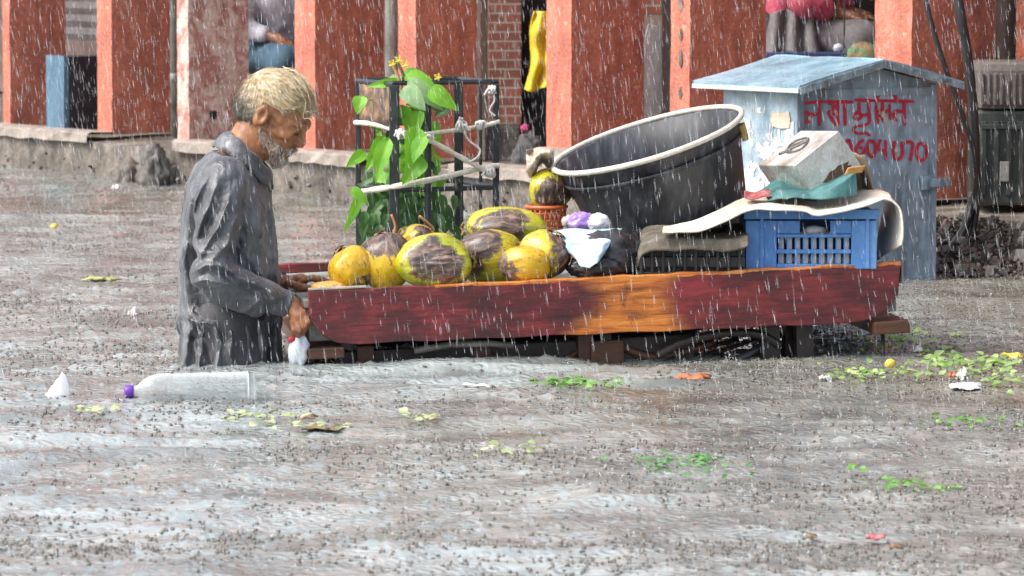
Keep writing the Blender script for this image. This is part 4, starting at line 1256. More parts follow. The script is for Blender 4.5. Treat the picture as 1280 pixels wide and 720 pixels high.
# ================================================================== GOODS ON THE CART
# orange basket
bq = P(683, 284, 12.62); s = 12.62 / F
t = empty('plastic_basket', (bq.x, bq.y, bq.z), 'small orange lattice basket holding a coconut', 'basket')
mb = MB(); base = bq.copy()
ORG = mat('orange_plastic', [(.50, .10, .03), (.64, .18, .06)], 10, .4, fine=.2)
Mx = Matrix.Translation(base)
for z, r, th in ((0, .048, .004), (.022, .052, .003), (.044, .056, .003), (.062, .060, .006)):
    mb.lathe([(r + th * math.cos(a), z + th * math.sin(a)) for a in [2 * PI * i / 8 for i in range(8)]], 28, Mx, close=True)
mb.build('ring', ORG, t)
mb = MB()
for k in range(22):
    a = 2 * PI * k / 22
    mb.tube([base + Vector((.048 * math.cos(a), .048 * math.sin(a), 0)), base + Vector((.060 * math.cos(a + .12), .060 * math.sin(a + .12), .062))], .0032, 5)
mb.build('slat', ORG, t)
MB().lathe([(.001, -.003), (.048, -.003), (.048, .003), (.001, .003)], 24, Mx).build('base', ORG, t)
lump('wooden_block', P(683, 312, 12.62), (.06, .05, .058), BRW, .08, 5, 12, lab='dark lump of wood carrying the orange basket', cat='wood')
# crumpled paper above the basket coconut
rows = []
for i in range(8):
    row = []
    for j in range(10):
        x = 658 + 34 * j / 9; y = 184 + 4 * i + 9 * math.sin(j * .9) * (i / 7) + 6 * abs(j / 9 - .5)
        p = P(x, y, 12.62 + .05 * math.sin(i * .9 + j * .5)); row.append(p)
    rows.append(row)
tag(MB().grid(rows, thick=.002).build('torn_leaf_wrapper', mat('dry_wrapper', [(.20, .13, .09), (.52, .42, .33), (.7, .63, .55)], 20, .7), loc=P(675, 205, 12.62)), 'crumpled dry pale wrapper standing above the basket coconut', 'wrapper')

# black tub with a cream rim
TC = P(809, 175, 12.62)
ta = Vector((-.285, -.135, .95)).normalized()
tx = Vector((1, 0, 0)); tx = (tx - ta * tx.dot(ta)).normalized(); ty = ta.cross(tx)
RR = .294; HH = .40
TM = Matrix(((tx.x, ty.x, ta.x, TC.x), (tx.y, ty.y, ta.y, TC.y), (tx.z, ty.z, ta.z, TC.z), (0, 0, 0, 1)))
t = empty('plastic_tub', TC - ta * HH, 'large tilted black plastic tub with a cream rim', 'tub')
m, nt, b, out = new_mat('black_tub_plastic')
st_ = nnoise(nt, ncoord(nt, (1, 1, .22)), 26, 4, .65)
nt.links.new(nramp(nt, st_, [(.40, (.012, .014, .018)), (.58, (.04, .044, .052)), (.74, (.13, .14, .15))]), b.inputs[0])
nt.links.new(nramp(nt, st_, [(.4, (.45,) * 3), (.7, (.65,) * 3)]), b.inputs['Roughness'])
nbump(nt, b, st_, .25, .003)
TUB = m
prof = [(.001, -HH), (.205, -HH), (.213, -HH + .012), (.232, -.28), (.262, -.12), (.280, -.022), (.292, -.012), (.292, -.004),
        (.272, -.006), (.252, -.12), (.222, -.28), (.203, -HH + .018), (.001, -HH + .018)]
MB().lathe(prof, 72, TM, wob=.004).build('body', TUB, t)
MB().lathe([(RR + .0085 * math.cos(a), .0085 * math.sin(a)) for a in [2 * PI * i / 10 for i in range(10)]], 72, TM, close=True, wob=.004).build('rim', mat('cream_rim', [(.64, .58, .49), (.80, .76, .68)], 12, .4), t)
MB().lathe([(.276, -.062), (.2795, -.062), (.2815, -.05), (.278, -.05)], 72, TM, close=True, wob=.004).build('hoop', TUB, t)
for ang in (-.05, PI - .05):
    MB().box((0, 0, 0), (.02, .045, .05), TM @ Matrix.Rotation(ang, 4, 'Z') @ Matrix.Translation((.283, 0, -.055)), .005).build('handle_lug', mat('ochre_lug', [(.45, .30, .06), (.6, .42, .12)], 12, .5) if ang < 1 else TUB, t)
MB().tube([TM @ Vector((-.26, -.06, -.10)), TM @ Vector((-.225, -.075, -.24))], .006, 6).build('wire', mat('tan_wire', [(.35, .25, .15), (.5, .38, .25)], 20, .5), t)

# dark crate and sack under the tub
q0 = deck_at(795, 12.02); q1 = P(932, 300, 12.02)
t = empty('dark_crate', deck_at(862, 12.2), 'low black plastic crate under the tilted tub', 'crate')
ztop = P(860, 301, 12.05).z
DCR = mat('black_crate_plastic', [(.012, .012, .013), (.035, .034, .034), (.08, .078, .074)], 16, .4, (1, 1, .3), .4, lo=.35, hi=.75)
cx = (q0.x + q1.x) / 2; w = q1.x - q0.x
mb = MB()
zb = q0.z
for i in range(3):
    mb.box((cx, 12.05 + .005 * i, zb + (ztop - zb) * (.14 + .35 * i)), (w, .02, (ztop - zb) * .26), None, .004)
for i in range(10):
    mb.box((cx - w / 2 + w * (i + .5) / 10, 12.045, (zb + ztop) / 2), (.008, .02, ztop - zb - .004), None, .002)
mb.box((cx, 12.068, (zb + ztop) / 2), (w - .01, .008, ztop - zb - .006), None, .001)
mb.build('front_panel', DCR, t)
mb = MB()
mb.box((cx, 12.40, (zb + ztop) / 2 + .008), (w, .012, ztop - zb), None, .003)
mb.box((cx - w / 2 + .006, 12.225, (zb + ztop) / 2), (.012, .33, ztop - zb), None, .003)
mb.box((cx + w / 2 - .006, 12.225, (zb + ztop) / 2), (.012, .33, ztop - zb), None, .003)
mb.box((cx, 12.225, zb + .02), (w - .03, .33, .012), None, .003)
mb.build('side_panel', DCR, t)
def cloth(name, corners_fn, nu, nv, m, lab, cat, thick=.003, loc=None, wr=.004, fr=30, seed=0):
    rows = []
    for i in range(nv + 1):
        row = []
        for j in range(nu + 1):
            p = corners_fn(j / nu, i / nv)
            n_ = float(fbm(np.array([[p.x * fr + seed, p.y * fr, p.z * fr]]), 3)[0])
            n2 = float(ridge(np.array([[p.x * fr * .5 + seed, p.y * fr * .4, p.z * fr * .4 + 3]]))[0])
            row.append(p + Vector((0, 0, wr * (n_ + .8 * n2))) + Vector((0, -wr * n_, 0)))
        rows.append(row)
    o = MB().grid(rows, thick=thick).build(name, m, loc=loc)
    return tag(o, lab, cat)
def lerp_pts(pts, u):
    k = u * (len(pts) - 1); i = min(int(k), len(pts) - 2); f = k - i
    return Vector(pts[i]).lerp(Vector(pts[i + 1]), f)
# brownish flattened sack on the crate
near = spline([P(x, y, 12.0) for x, y in ((797, 318), (806, 302), (840, 297), (900, 299), (935, 294))], 6)
far = spline([P(x, y, 12.4) for x, y in ((800, 292), (812, 284), (850, 282), (900, 281), (935, 278))], 6)
drop = [p + Vector((0, -.012, -.035)) for p in near]
cloth('sack', lambda u, v: lerp_pts(drop, u).lerp(lerp_pts(near, u), min(1, v * 4)).lerp(lerp_pts(far, u), max(0, (v - .25) / .75)), 46, 22, mat('wet_brown_sack', [(.055, .048, .035), (.14, .12, .09), (.24, .21, .16)], 14, .65, bump=.7), 'flattened wet brown sack lying on the black crate under the tub', 'sack', .005, deck_at(862, 12.2, .1), .006, 26, 2)
# black sack left of the crate
bs = lump('black_sack', P(762, 322, 12.12), (.10, .10, .078), mat('black_polythene', [(.014, .014, .016), (.045, .045, .05)], 14, .3, bump=.6), .16, 8, 6, lab='slumped black plastic sack between the coconuts and the black crate', cat='sack')
lump('black_sack', P(745, 334, 12.03), (.075, .04, .035), MC['black_polythene'], .2, 9, 8, lab='small black plastic bag squashed on the cart edge under the blue sheet', cat='sack')
# light blue plastic sheet
sheet = [[(682, 291, 12.25), (700, 289, 12.25), (730, 288, 12.25), (758, 287, 12.25), (778, 288, 12.22)],
         [(686, 296, 12.14), (704, 297, 12.08), (732, 297, 12.08), (757, 296, 12.1), (772, 294, 12.12)],
         [(698, 306, 12.06), (712, 310, 12.0), (735, 310, 12.0), (754, 308, 12.0), (766, 302, 12.06)],
         [(710, 315, 12.02), (720, 322, 11.975), (736, 323, 11.965), (750, 319, 11.97), (761, 309, 12.02)],
         [(720, 324, 12.0), (726, 333, 11.96), (737, 335, 11.955), (746, 330, 11.96), (756, 317, 12.0)]]
def sheet_fn(u, v):
    k = v * 4; i = min(int(k), 3); f = k - i
    a = lerp_pts([P(*s_) for s_ in sheet[i]], u); b2 = lerp_pts([P(*s_) for s_ in sheet[i + 1]], u)
    return a.lerp(b2, f)
cloth('plastic_sheet', sheet_fn, 30, 30, mat('pale_blue_plastic', [(.22, .44, .64), (.46, .64, .78), (.74, .80, .84)], 10, .3, spec=.6, fine=.1), 'pale blue plastic sheet hanging over the cart edge right of the coconuts', 'plastic sheet', .002, P(735, 330, 12), .006, 22, 5)
# purple bag and white cups
lump('purple_bag', P(727, 279, 12.32), (.040, .035, .032), mat('purple_plastic', [(.18, .07, .42), (.40, .26, .66), (.68, .6, .82)], 12, .3), .18, 9, 3, lab='small crumpled purple plastic bag on the blue sheet', cat='bag')
lump('white_bag', P(748, 279, 12.30), (.034, .03, .028), mat('milky_plastic', [(.55, .55, .62), (.75, .75, .8)], 12, .3, fine=.15), .15, 9, 4, lab='small white plastic bag next to the purple one', cat='bag')
lump('white_bag', P(710, 277, 12.42), (.018, .02, .018), mat('dirty_white', [(.4, .36, .34), (.6, .56, .54)], 16, .5), .2, 9, 14, lab='tiny dirty white scrap bag between the basket and the purple bag', cat='bag', sub=3)

# blue crate
t = empty('blue_crate', deck_at(1012, 12.1), 'blue plastic crate with grid windows under the cream sheet', 'crate')
BLU = mat('crate_blue', [(.05, .16, .45), (.09, .26, .62), (.17, .37, .72)], 8, .4, (1, 1, .4), fine=.2)
YC = 12.08
a_, c_ = P(932, 336, YC), P(1096, 262, YC)
cx0, cx1, cz0, cz1 = a_.x, c_.x, a_.z, c_.z
pxm = YC / F
def cb(mb, x0, x1, y0, y1, Y=YC, d=.012, bev=.002):
    p0, p1 = P(x0, y1, Y), P(x1, y0, Y)
    return mb.box(((p0.x + p1.x) / 2, Y + d / 2, (p0.z + p1.z) / 2), (p1.x - p0.x, d, p1.z - p0.z), None, bev)
mb = MB()
cb(mb, 932, 971, 276, 336, YC, .014); cb(mb, 1064, 1096, 276, 336, YC, .014)
cb(mb, 930, 1099, 262, 274, YC - .008, .03); cb(mb, 971, 1000, 276, 292, YC + .002, .012); cb(mb, 1038, 1064, 276, 292, YC + .002, .012)
cb(mb, 971, 1064, 293, 297, YC - .002, .016); cb(mb, 971, 1064, 312, 317, YC - .002, .016); cb(mb, 971, 1064, 330, 336, YC - .002, .016)
cb(mb, 950, 955, 274, 336, YC - .006, .008); cb(mb, 1082, 1087, 274, 336, YC - .006, .008)
mb.build('front_panel', BLU, t)
mb = MB()
for i in range(10):
    x = 973 + i * 10.2
    cb(mb, x, x + 2.0, 297.2, 329.8, YC + .001, .008, .001)
mb.build('grid_bars', BLU, t)
mb = MB()
zc = (cz0 + cz1) / 2
mb.box((cx0 + .007, YC + .185, zc - .004), (.012, .33, cz1 - cz0 - .012), None, .002); mb.box((cx1 - .007, YC + .185, zc - .004), (.012, .33, cz1 - cz0 - .012), None, .002)
mb.box(((cx0 + cx1) / 2, YC + .36, zc - .004), (cx1 - cx0 - .002, .014, cz1 - cz0 - .012), None, .002); mb.box(((cx0 + cx1) / 2, YC + .185, cz0 + .008), (cx1 - cx0 - .03, .33, .012), None, .002)
mb.build('side_panel', BLU, t)
# white trays inside the crate
t2 = empty('white_tray', P(1017, 330, YC + .06), 'white slatted tray inside the blue crate, showing through its grid', 'tray')
mb = MB()
WHT = mat('white_plastic', [(.55, .58, .62), (.75, .77, .8)], 12, .4, fine=.2)
for i in range(9):
    cb(mb, 974.5 + i * 10.2, 980 + i * 10.2, 292, 330, YC + .018, .008, .002)
mb.build('slat', WHT, t2)
mb = MB(); cb(mb, 972, 1066, 322, 333, YC + .06, .2); cb(mb, 972, 1066, 290, 294, YC + .06, .02); mb.build('frame', WHT, t2)
lump('white_bag', P(1018, 288, YC + .05), (.034, .02, .014), WHT, .15, 8, 21, lab='white plastic bag bulging in the handle gap of the blue crate', cat='bag', sub=3)

# cream sheet over the crates
nearp = spline([P(*p) for p in ((828, 291, 11.98), (850, 290, 11.97), (872, 289, 11.97), (905, 277, 11.97), (935, 263, 12.0), (975, 262, 12.0), (1005, 264, 12.0), (1022, 270, 11.99), (1050, 264, 12.0), (1085, 255, 12.02), (1108, 249, 12.03), (1122, 254, 12.03), (1128, 266, 12.03), (1130, 290, 12.03), (1128, 306, 12.03))], 5)
farp = spline([P(*p) for p in ((830, 288, 12.1), (848, 283, 12.25), (868, 276, 12.35), (900, 262, 12.42), (935, 247, 12.45), (975, 246, 12.45), (1005, 246, 12.45), (1030, 243, 12.45), (1055, 240, 12.45), (1085, 237, 12.45), (1104, 240, 12.45), (1108, 248, 12.42), (1104, 268, 12.38), (1099, 294, 12.34), (1098, 326, 12.3))], 5)
CREAM = mat('cream_sheet', [(.44, .37, .28), (.66, .60, .50), (.76, .72, .64)], 6, .45, bump=.4, fine=.15)
def cream_fn(u, v):
    a = lerp_pts(nearp, u); b2 = lerp_pts(farp, u)
    p = a.lerp(b2, v)
    if u < .75: p.z += .010 * math.sin(v * PI)
    return p
cloth('cream_sheet', cream_fn, 90, 26, CREAM, 'cream sheet draped over the blue crate with its right end curled down', 'sheet', .005, P(1010, 300, 12.2), .0045, 16, 4)

# tin box
A_, B_, C_ = P(947, 206, 12.455), P(993, 207, 12.2), P(1048, 163, 12.255)
e1, e2 = A_ - B_, C_ - B_
e3 = e1.cross(e2).normalized()
if e3.z > 0: e3 = -e3
e3 = e3 * .128
TIN = mat('dented_tin', [(.34, .32, .29), (.60, .58, .54), (.80, .79, .76)], 9, .28, metal=.35, bump=.35, fine=.2)
t = empty('tin_box', B_ + e3, 'dented silver tin box tilted on top of the cream sheet', 'tin')
mb = MB().hexa([B_ + e3, B_ + e1 + e3, B_ + e1 + e2 + e3, B_ + e2 + e3, B_, B_ + e1, B_ + e1 + e2, B_ + e2])
me = mesh_from(mb.v, mb.f); bm = bmesh.new(); bm.from_mesh(me); bmesh.ops.recalc_face_normals(bm, faces=bm.faces)
bmesh.ops.bevel(bm, geom=list(bm.edges), offset=.004, segments=3, profile=.6, affect='EDGES')
bm.to_mesh(me); bm.free(); link_mesh('body', me, TIN, t)
n_ = -e3.normalized()
mb = MB()
for (f0, f1, f2, f3) in ((.03, .97, .02, .05), (.03, .97, .95, .98)):
    pass
c0 = B_ + e1 * .55 + e2 * .55 + n_ * .003
ring = [c0 + e1.normalized() * (.055 * math.cos(a) * (1 + .2 * math.sin(2 * a))) + e2.normalized() * (.036 * math.sin(a)) for a in [2 * PI * i / 30 for i in range(31)]]
mb.tube(ring, .0035, 6)
mb.tube(spline([c0 - e2.normalized() * .03, c0 + e1.normalized() * .03, c0 + e2.normalized() * .02 - e1.normalized() * .03, c0 + e1.normalized() * .05 - e2.normalized() * .045]), .004, 6)
mb.build('lid_ring', mat('dark_tarnish', [(.10, .09, .085), (.30, .28, .26)], 14, .4, metal=.5), t)
mb = MB()
c1 = B_ + e2 * .55 + e3 * .78 - e1.normalized() * .002
ps = [c1 + e2.normalized() * (.055 * math.cos(a) * random.uniform(.7, 1.1)) + e3.normalized() * (.018 * math.sin(a) * random.uniform(.7, 1.2)) for a in [2 * PI * i / 16 for i in range(16)]]
mb.add(ps, [tuple(range(16))]); mb.build('rust_patch', RUST, t, fix=False)
# teal cloth under the tin
tn = spline([P(*p) for p in ((958, 246, 12.12), (972, 236, 12.10), (990, 240, 12.08), (1008, 243, 12.07), (1030, 238, 12.06), (1055, 226, 12.06), (1070, 214, 12.08))], 6)
tb = spline([P(*p) for p in ((960, 250, 12.10), (972, 249, 12.08), (990, 249, 12.06), (1010, 249, 12.05), (1035, 248, 12.04), (1058, 246, 12.05), (1072, 244, 12.07))], 6)
tf = spline([P(*p) for p in ((950, 240, 12.42), (972, 226, 12.42), (990, 228, 12.42), (1010, 228, 12.42), (1035, 222, 12.42), (1058, 212, 12.42), (1076, 206, 12.42))], 6)
cloth('teal_cloth', lambda u, v: lerp_pts(tb, u).lerp(lerp_pts(tn, u), min(1, v * 2.5)).lerp(lerp_pts(tf, u), max(0, (v - .4) / .6)), 48, 26, mat('teal_cloth', [(.016, .070, .072), (.038, .145, .145), (.10, .25, .245)], 12, .6, bump=.5, fine=.2), 'crumpled teal cloth under the silver tin box', 'cloth', .003, P(1015, 248, 12.2), .007, 26, 8)
cloth('orange_rag', lambda u, v: P(1060 + 22 * u - 5 * v, 210 + 9 * v - 4 * u, 12.05 + .02 * u), 8, 6, mat('orange_rag', [(.55, .25, .05), (.72, .42, .14)], 20, .7), 'small orange rag at the right corner of the teal cloth', 'rag', .003, P(1072, 218, 12.05), .003, 40, 3)
cloth('red_rag', lambda u, v: P(930 + 48 * u, 248 - 8 * v + 2 * math.sin(u * 8), 12.1 + .1 * v), 20, 8, mat('dark_red_rag', [(.12, .02, .03), (.34, .07, .07), (.5, .25, .22)], 22, .7), 'red and dark rag poking out left of the teal cloth', 'rag', .003, P(955, 250, 12.1), .006, 40, 9)
cloth('brown_bag', lambda u, v: P(1050 + 45 * u * (1 - .35 * v), 247 - 62 * v + 10 * u * v, 12.3 + .15 * math.sin(u * 3)), 14, 14, mat('brown_paper', [(.20, .15, .11), (.36, .29, .22)], 12, .7), 'greyish brown paper bag leaning behind the teal cloth at the right', 'bag', .004, P(1070, 246, 12.35), .005, 22, 6)
def spindles(C, D, L, Rr):
    """slender double-pointed slivers: centre, direction, length, radius arrays"""
    n = len(C)
    D = D / np.linalg.norm(D, axis=1)[:, None]
    A = np.cross(D, [0.05, 1, 0.1]); A /= np.linalg.norm(A, axis=1)[:, None]; Bv = np.cross(D, A)
    V = np.zeros((n, 5, 3))
    V[:, 0] = C + D * (L / 2)[:, None]; V[:, 1] = C - D * (L / 2)[:, None]
    for k in range(3):
        t_ = 2 * PI * k / 3
        V[:, 2 + k] = C + (A * math.cos(t_) + Bv * math.sin(t_)) * Rr[:, None] + D * (L * .12)[:, None]
    fs = np.array([(0, 2, 3), (0, 3, 4), (0, 4, 2), (1, 3, 2), (1, 4, 3), (1, 2, 4)])
    Fc = (np.arange(n)[:, None, None] * 5 + fs[None]).reshape(-1, 3)
    me = bpy.data.meshes.new('drops')
    me.vertices.add(n * 5); me.vertices.foreach_set('co', V.ravel())
    me.loops.add(len(Fc) * 3); me.loops.foreach_set('vertex_index', Fc.ravel().astype(np.int32))
    me.polygons.add(len(Fc)); me.polygons.foreach_set('loop_start', np.arange(0, len(Fc) * 3, 3, dtype=np.int32))
    me.update(calc_edges=True)
    me.polygons.foreach_set('use_smooth', [True] * len(me.polygons))
    return me

# ================================================================== PEOPLE
def skin_mat(name, c1, c2):
    m, nt, b, out = new_mat(name)
    n = nnoise(nt, ncoord(nt), 30, 5, .6)
    nt.links.new(nramp(nt, n, [(.35, c1), (.65, c2)]), b.inputs[0])
    b.inputs['Roughness'].default_value = .38
    b.inputs['Subsurface Weight'].default_value = .08
    b.inputs['Subsurface Radius'].default_value = (.01, .004, .002)
    nbump(nt, b, nnoise(nt, ncoord(nt), 130, 3), .25, .002)
    return m
SKIN = skin_mat('wet_brown_skin', (.19, .075, .034), (.40, .175, .078))
SKIN2 = skin_mat('brown_skin', (.16, .07, .04), (.24, .11, .065))

def head_sdf(q):
    """q: (f forward, l lateral, u up) in metres, origin between the ears at eye height"""
    d = s_ell(q, (-.014, 0, .035), (.098, .076, .086))
    ql = q * np.array([1, 1, 1.])
    ql[:, 1] = np.abs(q[:, 1])
    d = smin(d, s_ell(q, (.028, 0, -.035), (.060, .060, .076)), .03)
    d = smin(d, s_cone(q, (.0, 0, -.072), (.064, 0, -.094), .046, .024), .025)
    d = smin(d, s_cone(ql, (.086, .004, .024), (.070, .042, .019), .0145, .012), .012)          # brow
    d = smin(d, s_sph(ql, (.058, .047, -.026), .021), .018)                                   # cheekbone
    d = smax(d, -s_sph(ql, (.099, .034, .000), .021), .010)                                   # eye socket
    d = smin(d, s_cone(q, (.084, 0, .012), (.107, 0, -.030), .007, .0092), .010)            # nose
    d = smin(d, s_sph(ql, (.100, .011, -.035), .0085), .007)
    d = smin(d, s_cone(ql, (.072, .031, .003), (.081, .024, .006), .0135, .0108), .004)      # lids over the eye
    d = smax(d, -s_ell(ql, (.064, .060, -.062), (.030, .016, .024)), .02)                    # hollow cheek
    lip = np.minimum(s_cone(ql, (.088, 0, -.060), (.080, .020, -.064), .0085, .005), s_cone(ql, (.087, 0, -.071), (.079, .018, -.070), .0085, .005))
    d = smin(d, lip, .006)
    d = smax(d, -s_cone(ql, (.099, 0, -.0655), (.082, .022, -.066), .0028, .002), .004)      # mouth line
    ear = s_ell(ql, (-.022, .078, -.008), (.021, .011, .033))
    ear = smax(ear, -s_ell(ql, (-.016, .090, -.006), (.011, .009, .020)), .005)
    d = smin(d, ear, .008)
    return d

class Head:
    def __init__(s, O, tilt, yaw, scale=1.0):
        s.O = np.array(O[:]); s.k = scale
        f = Vector((math.cos(tilt) * math.cos(yaw), math.cos(tilt) * math.sin(yaw), -math.sin(tilt)))
        l = Vector((-math.sin(yaw), math.cos(yaw), 0)); u = f.cross(l)
        s.B = np.array([f[:], l[:], u[:]])
    def loc(s, p): return ((p - s.O) @ s.B.T) / s.k
    def world(s, q): return Vector((s.O + (np.array(q) * s.k) @ s.B).tolist())
    def sdf(s, p): return head_sdf(s.loc(p)) * s.k

def sections_sdf(p, secs):
    """loft of ellipses: (z, cx, cy, half x, half y) from low to high, in world axes"""
    z = np.array([s[0] for s in secs])
    c = [np.interp(p[:, 2], z, [s[i] for s in secs]) for i in (1, 2, 3, 4)]
    q = np.sqrt(((p[:, 0] - c[0]) / c[2]) ** 2 + ((p[:, 1] - c[1]) / c[3]) ** 2)
    d = (q - 1) * np.minimum(c[2], c[3])
    return np.maximum(d, np.maximum(p[:, 2] - z[-1], z[0] - p[:, 2]))

def fingers_sdf(p, chains, rs): 
    d = None
    for ch in chains:
        e = s_chain(p, ch, rs[:len(ch)], .002)
        d = e if d is None else np.minimum(d, e)
    return d

# ------------------------------------------------ the old man
YM = 12.08
def m_(px, py, dy=0.0): return np.array(P(px, py, YM + dy)[:])
HD = Head(P(345, 145, YM), R(31), R(-11), 1.0)
sh_n, el_n, wr_n = m_(281, 226, -.165), m_(266, 343, -.235), m_(364, 381, -.20)
sh_f, el_f, wr_f = m_(300, 226, .165), m_(292, 342, .25), m_(352, 354, .13)
zt = lambda py: m_(290, py)[2]
s_px = YM / F
SECS = [(-.16, 288, 68, .205), (zt(450), 288, 66, .20), (zt(400), 287, 64, .19), (zt(350), 285, 65, .19), (zt(305), 284, 63, .195), (zt(262), 284, 58, .20),
        (zt(235), 286, 53, .195), (zt(217), 289, 48, .165), (zt(206), 290, 43, .13), (zt(196), 292, 36, .09), (zt(188), 293, 28, .07)]
def man_secs(dx, dy, z0=-1, z1=9): return [(z, m_(c, 300)[0], YM, a * s_px - dx, b - dy) for z, c, a, b in SECS if z0 <= z <= z1]
# near hand: hangs from the cuff, fingers closed round the push bar and the bag neck
kn = [m_(378.5, 391, -.222), m_(375.0, 396.5, -.226), m_(370.2, 400.5, -.226), m_(365.4, 402.5, -.222)]
ch_n = [[kn[0], m_(384.5, 402, -.226), m_(384.0, 409, -.206), m_(381, 412, -.194)],
        [kn[1], m_(380.6, 408.5, -.232), m_(378.8, 416, -.212), m_(376, 418.5, -.198)],
        [kn[2], m_(374.4, 412.0, -.232), m_(372.8, 419, -.213), m_(370.5, 421, -.199)],
        [kn[3], m_(367.8, 412.0, -.227), m_(366.8, 418, -.210), m_(365.2, 419.5, -.199)]]
th_n = [m_(369, 385, -.205), m_(376, 386, -.190), m_(383, 391, -.178), m_(386.5, 397, -.176)]
# far hand: palm flat on the deck edge, fingers forward
kf = [m_(377, 350, .10 + .021 * i) for i in range(4)]
ch_f = []
for i, k in enumerate(kf):
    ln = (.86, 1.0, .94, .74)[i]
    y = .096 + .024 * i
    ch_f.append([k, m_(377 + 15 * ln, 347.5, y), m_(377 + 26 * ln, 349.5, y), m_(377 + 34 * ln, 352.5, y)])
th_f = [m_(362, 355, .10), m_(371, 358, .080), m_(380, 359, .070), m_(387, 360, .068)]
NECK0, NECK1 = HD.world((-.035, 0, -.05)), Vector(m_(298, 205))
hipn, hipf = np.array([m_(290, 300)[0], YM - .09, .0]), np.array([m_(290, 300)[0], YM + .09, .0])
fx = hipn[0]
ft_n = np.array([fx + .02, YM - .11, STREET + .04]); ft_f = np.array([fx - .16, YM + .10, STREET + .04])
kn_n = np.array([fx + .06, YM - .10, -.33]); kn_f = np.array([fx - .02, YM + .095, -.33])
def man_body(p):
    d = HD.sdf(p)
    qh = HD.loc(p)
    d = d - .0030 * ridge(np.stack([qh[:, 0] * 45, qh[:, 1] * 20, qh[:, 2] * 75 + qh[:, 0] * 30], 1)) - .0012 * fbm(qh * 55, 2)
    hair_wr = 0
    neck = s_cone(p, NECK0[:], NECK1[:], .056 * 1.0, .062)
    d = smin(d, neck, .022)
    d = smin(d, sections_sdf(p, man_secs(.028, .03, -.2)), .03)
    for (a, b_, c) in ((sh_n, el_n, wr_n), (sh_f, el_f, wr_f)):
        d = smin(d, s_chain(p, [a, b_, c], [.044, .036, .024], .02), .02)
    for (h_, k_, f_) in ((hipn, kn_n, ft_n), (hipf, kn_f, ft_f)):
        d = smin(d, s_chain(p, [h_, k_, f_], [.075, .052, .036], .02), .03)
        d = smin(d, s_cone(p, f_ - [0.02, 0, .008], f_ + [.15, 0, -.018], .036, .024), .02)
    # palms
    hn = smin(s_cone(p, wr_n, (kn[1] + kn[2]) / 2 + [-.003, .006, .008], .024, .019), s_cone(p, kn[0], kn[3], .0115, .0105), .012)
    hn = smin(hn, fingers_sdf(p, ch_n, [.0098, .0086, .0080, .0070]), .0035)
    hn = smin(hn, s_chain(p, th_n, [.014, .012, .0105, .0085], .004), .008)
    hf = smin(s_cone(p, wr_f, (kf[1] + kf[2]) / 2, .023, .017), s_cone(p, kf[0], kf[3], .012, .0115), .016)
    hf = smin(hf, fingers_sdf(p, ch_f, [.0105, .0095, .0088, .0075]), .006)
    hf = smin(hf, s_chain(p, th_f, [.013, .012, .0105, .0085], .004), .008)
    return smin(smin(d, hn, .008), hf, .008)
lo = [m_(205, 300)[0], YM - .36, STREET - .01]; hi = [m_(425, 300)[0], YM + .38, P(300, 70, YM).z]
me = sdf_mesh(man_body, lo, hi, .0038)
man = link_mesh('person', me, SKIN, loc=(fx, YM, STREET), smooth=True)
tag(man, 'old man with straw-coloured hair and drenched grey shirt pushing the handcart', 'person')

# drenched shirt
FR = np.random.default_rng(5)
_FY = YM - .17
def _xz(px, py): q = P(px, py, _FY); return np.array([q.x, q.z])
TORSO_FOLDS = [([(304, 232), (312, 285), (310, 345)], 9, .016), ([(321, 244), (327, 300), (326, 365)], 8, .018), ([(337, 258), (340, 310), (346, 372)], 7, .015), ([(250, 215), (236, 262), (231, 330), (232, 396)], 9, .012),
    ([(240, 404), (233, 430), (228, 470)], 8, .016), ([(256, 408), (252, 435), (249, 470)], 7, .014), ([(272, 406), (276, 432), (271, 470)], 8, .018), ([(291, 404), (290, 440), (294, 470)], 7, .017),
    ([(308, 402), (311, 435), (309, 470)], 7, .018), ([(325, 398), (329, 430), (327, 470)], 7, .016), ([(342, 394), (345, 430), (350, 470)], 6, .013), ([(226, 392), (246, 402), (272, 404)], 6, .013),
    ([(258, 203), (270, 214), (300, 222)], 8, .008), ([(228, 300), (222, 350)], 8, .010)]
SLEEVE_FOLDS = [([(262, 218), (246, 250), (240, 285)], 8, .014), ([(276, 224), (258, 268), (246, 300)], 7, .015), ([(292, 236), (276, 280), (252, 318)], 7, .015), ([(300, 262), (288, 300), (262, 330)], 7, .013),
    ([(240, 300), (256, 312), (282, 312)], 6, .012), ([(242, 338), (262, 326), (288, 330), (306, 346)], 6, .016), ([(240, 352), (262, 344), (286, 352), (316, 366)], 6, .014), ([(250, 372), (272, 384), (300, 390), (322, 382)], 7, .016),
    ([(296, 342), (322, 352), (350, 366)], 6, .012), ([(312, 384), (330, 372), (352, 370)], 5, .010), ([(338, 356), (346, 374), (344, 390)], 5, .008), ([(270, 360), (292, 368), (318, 372)], 5, .012)]
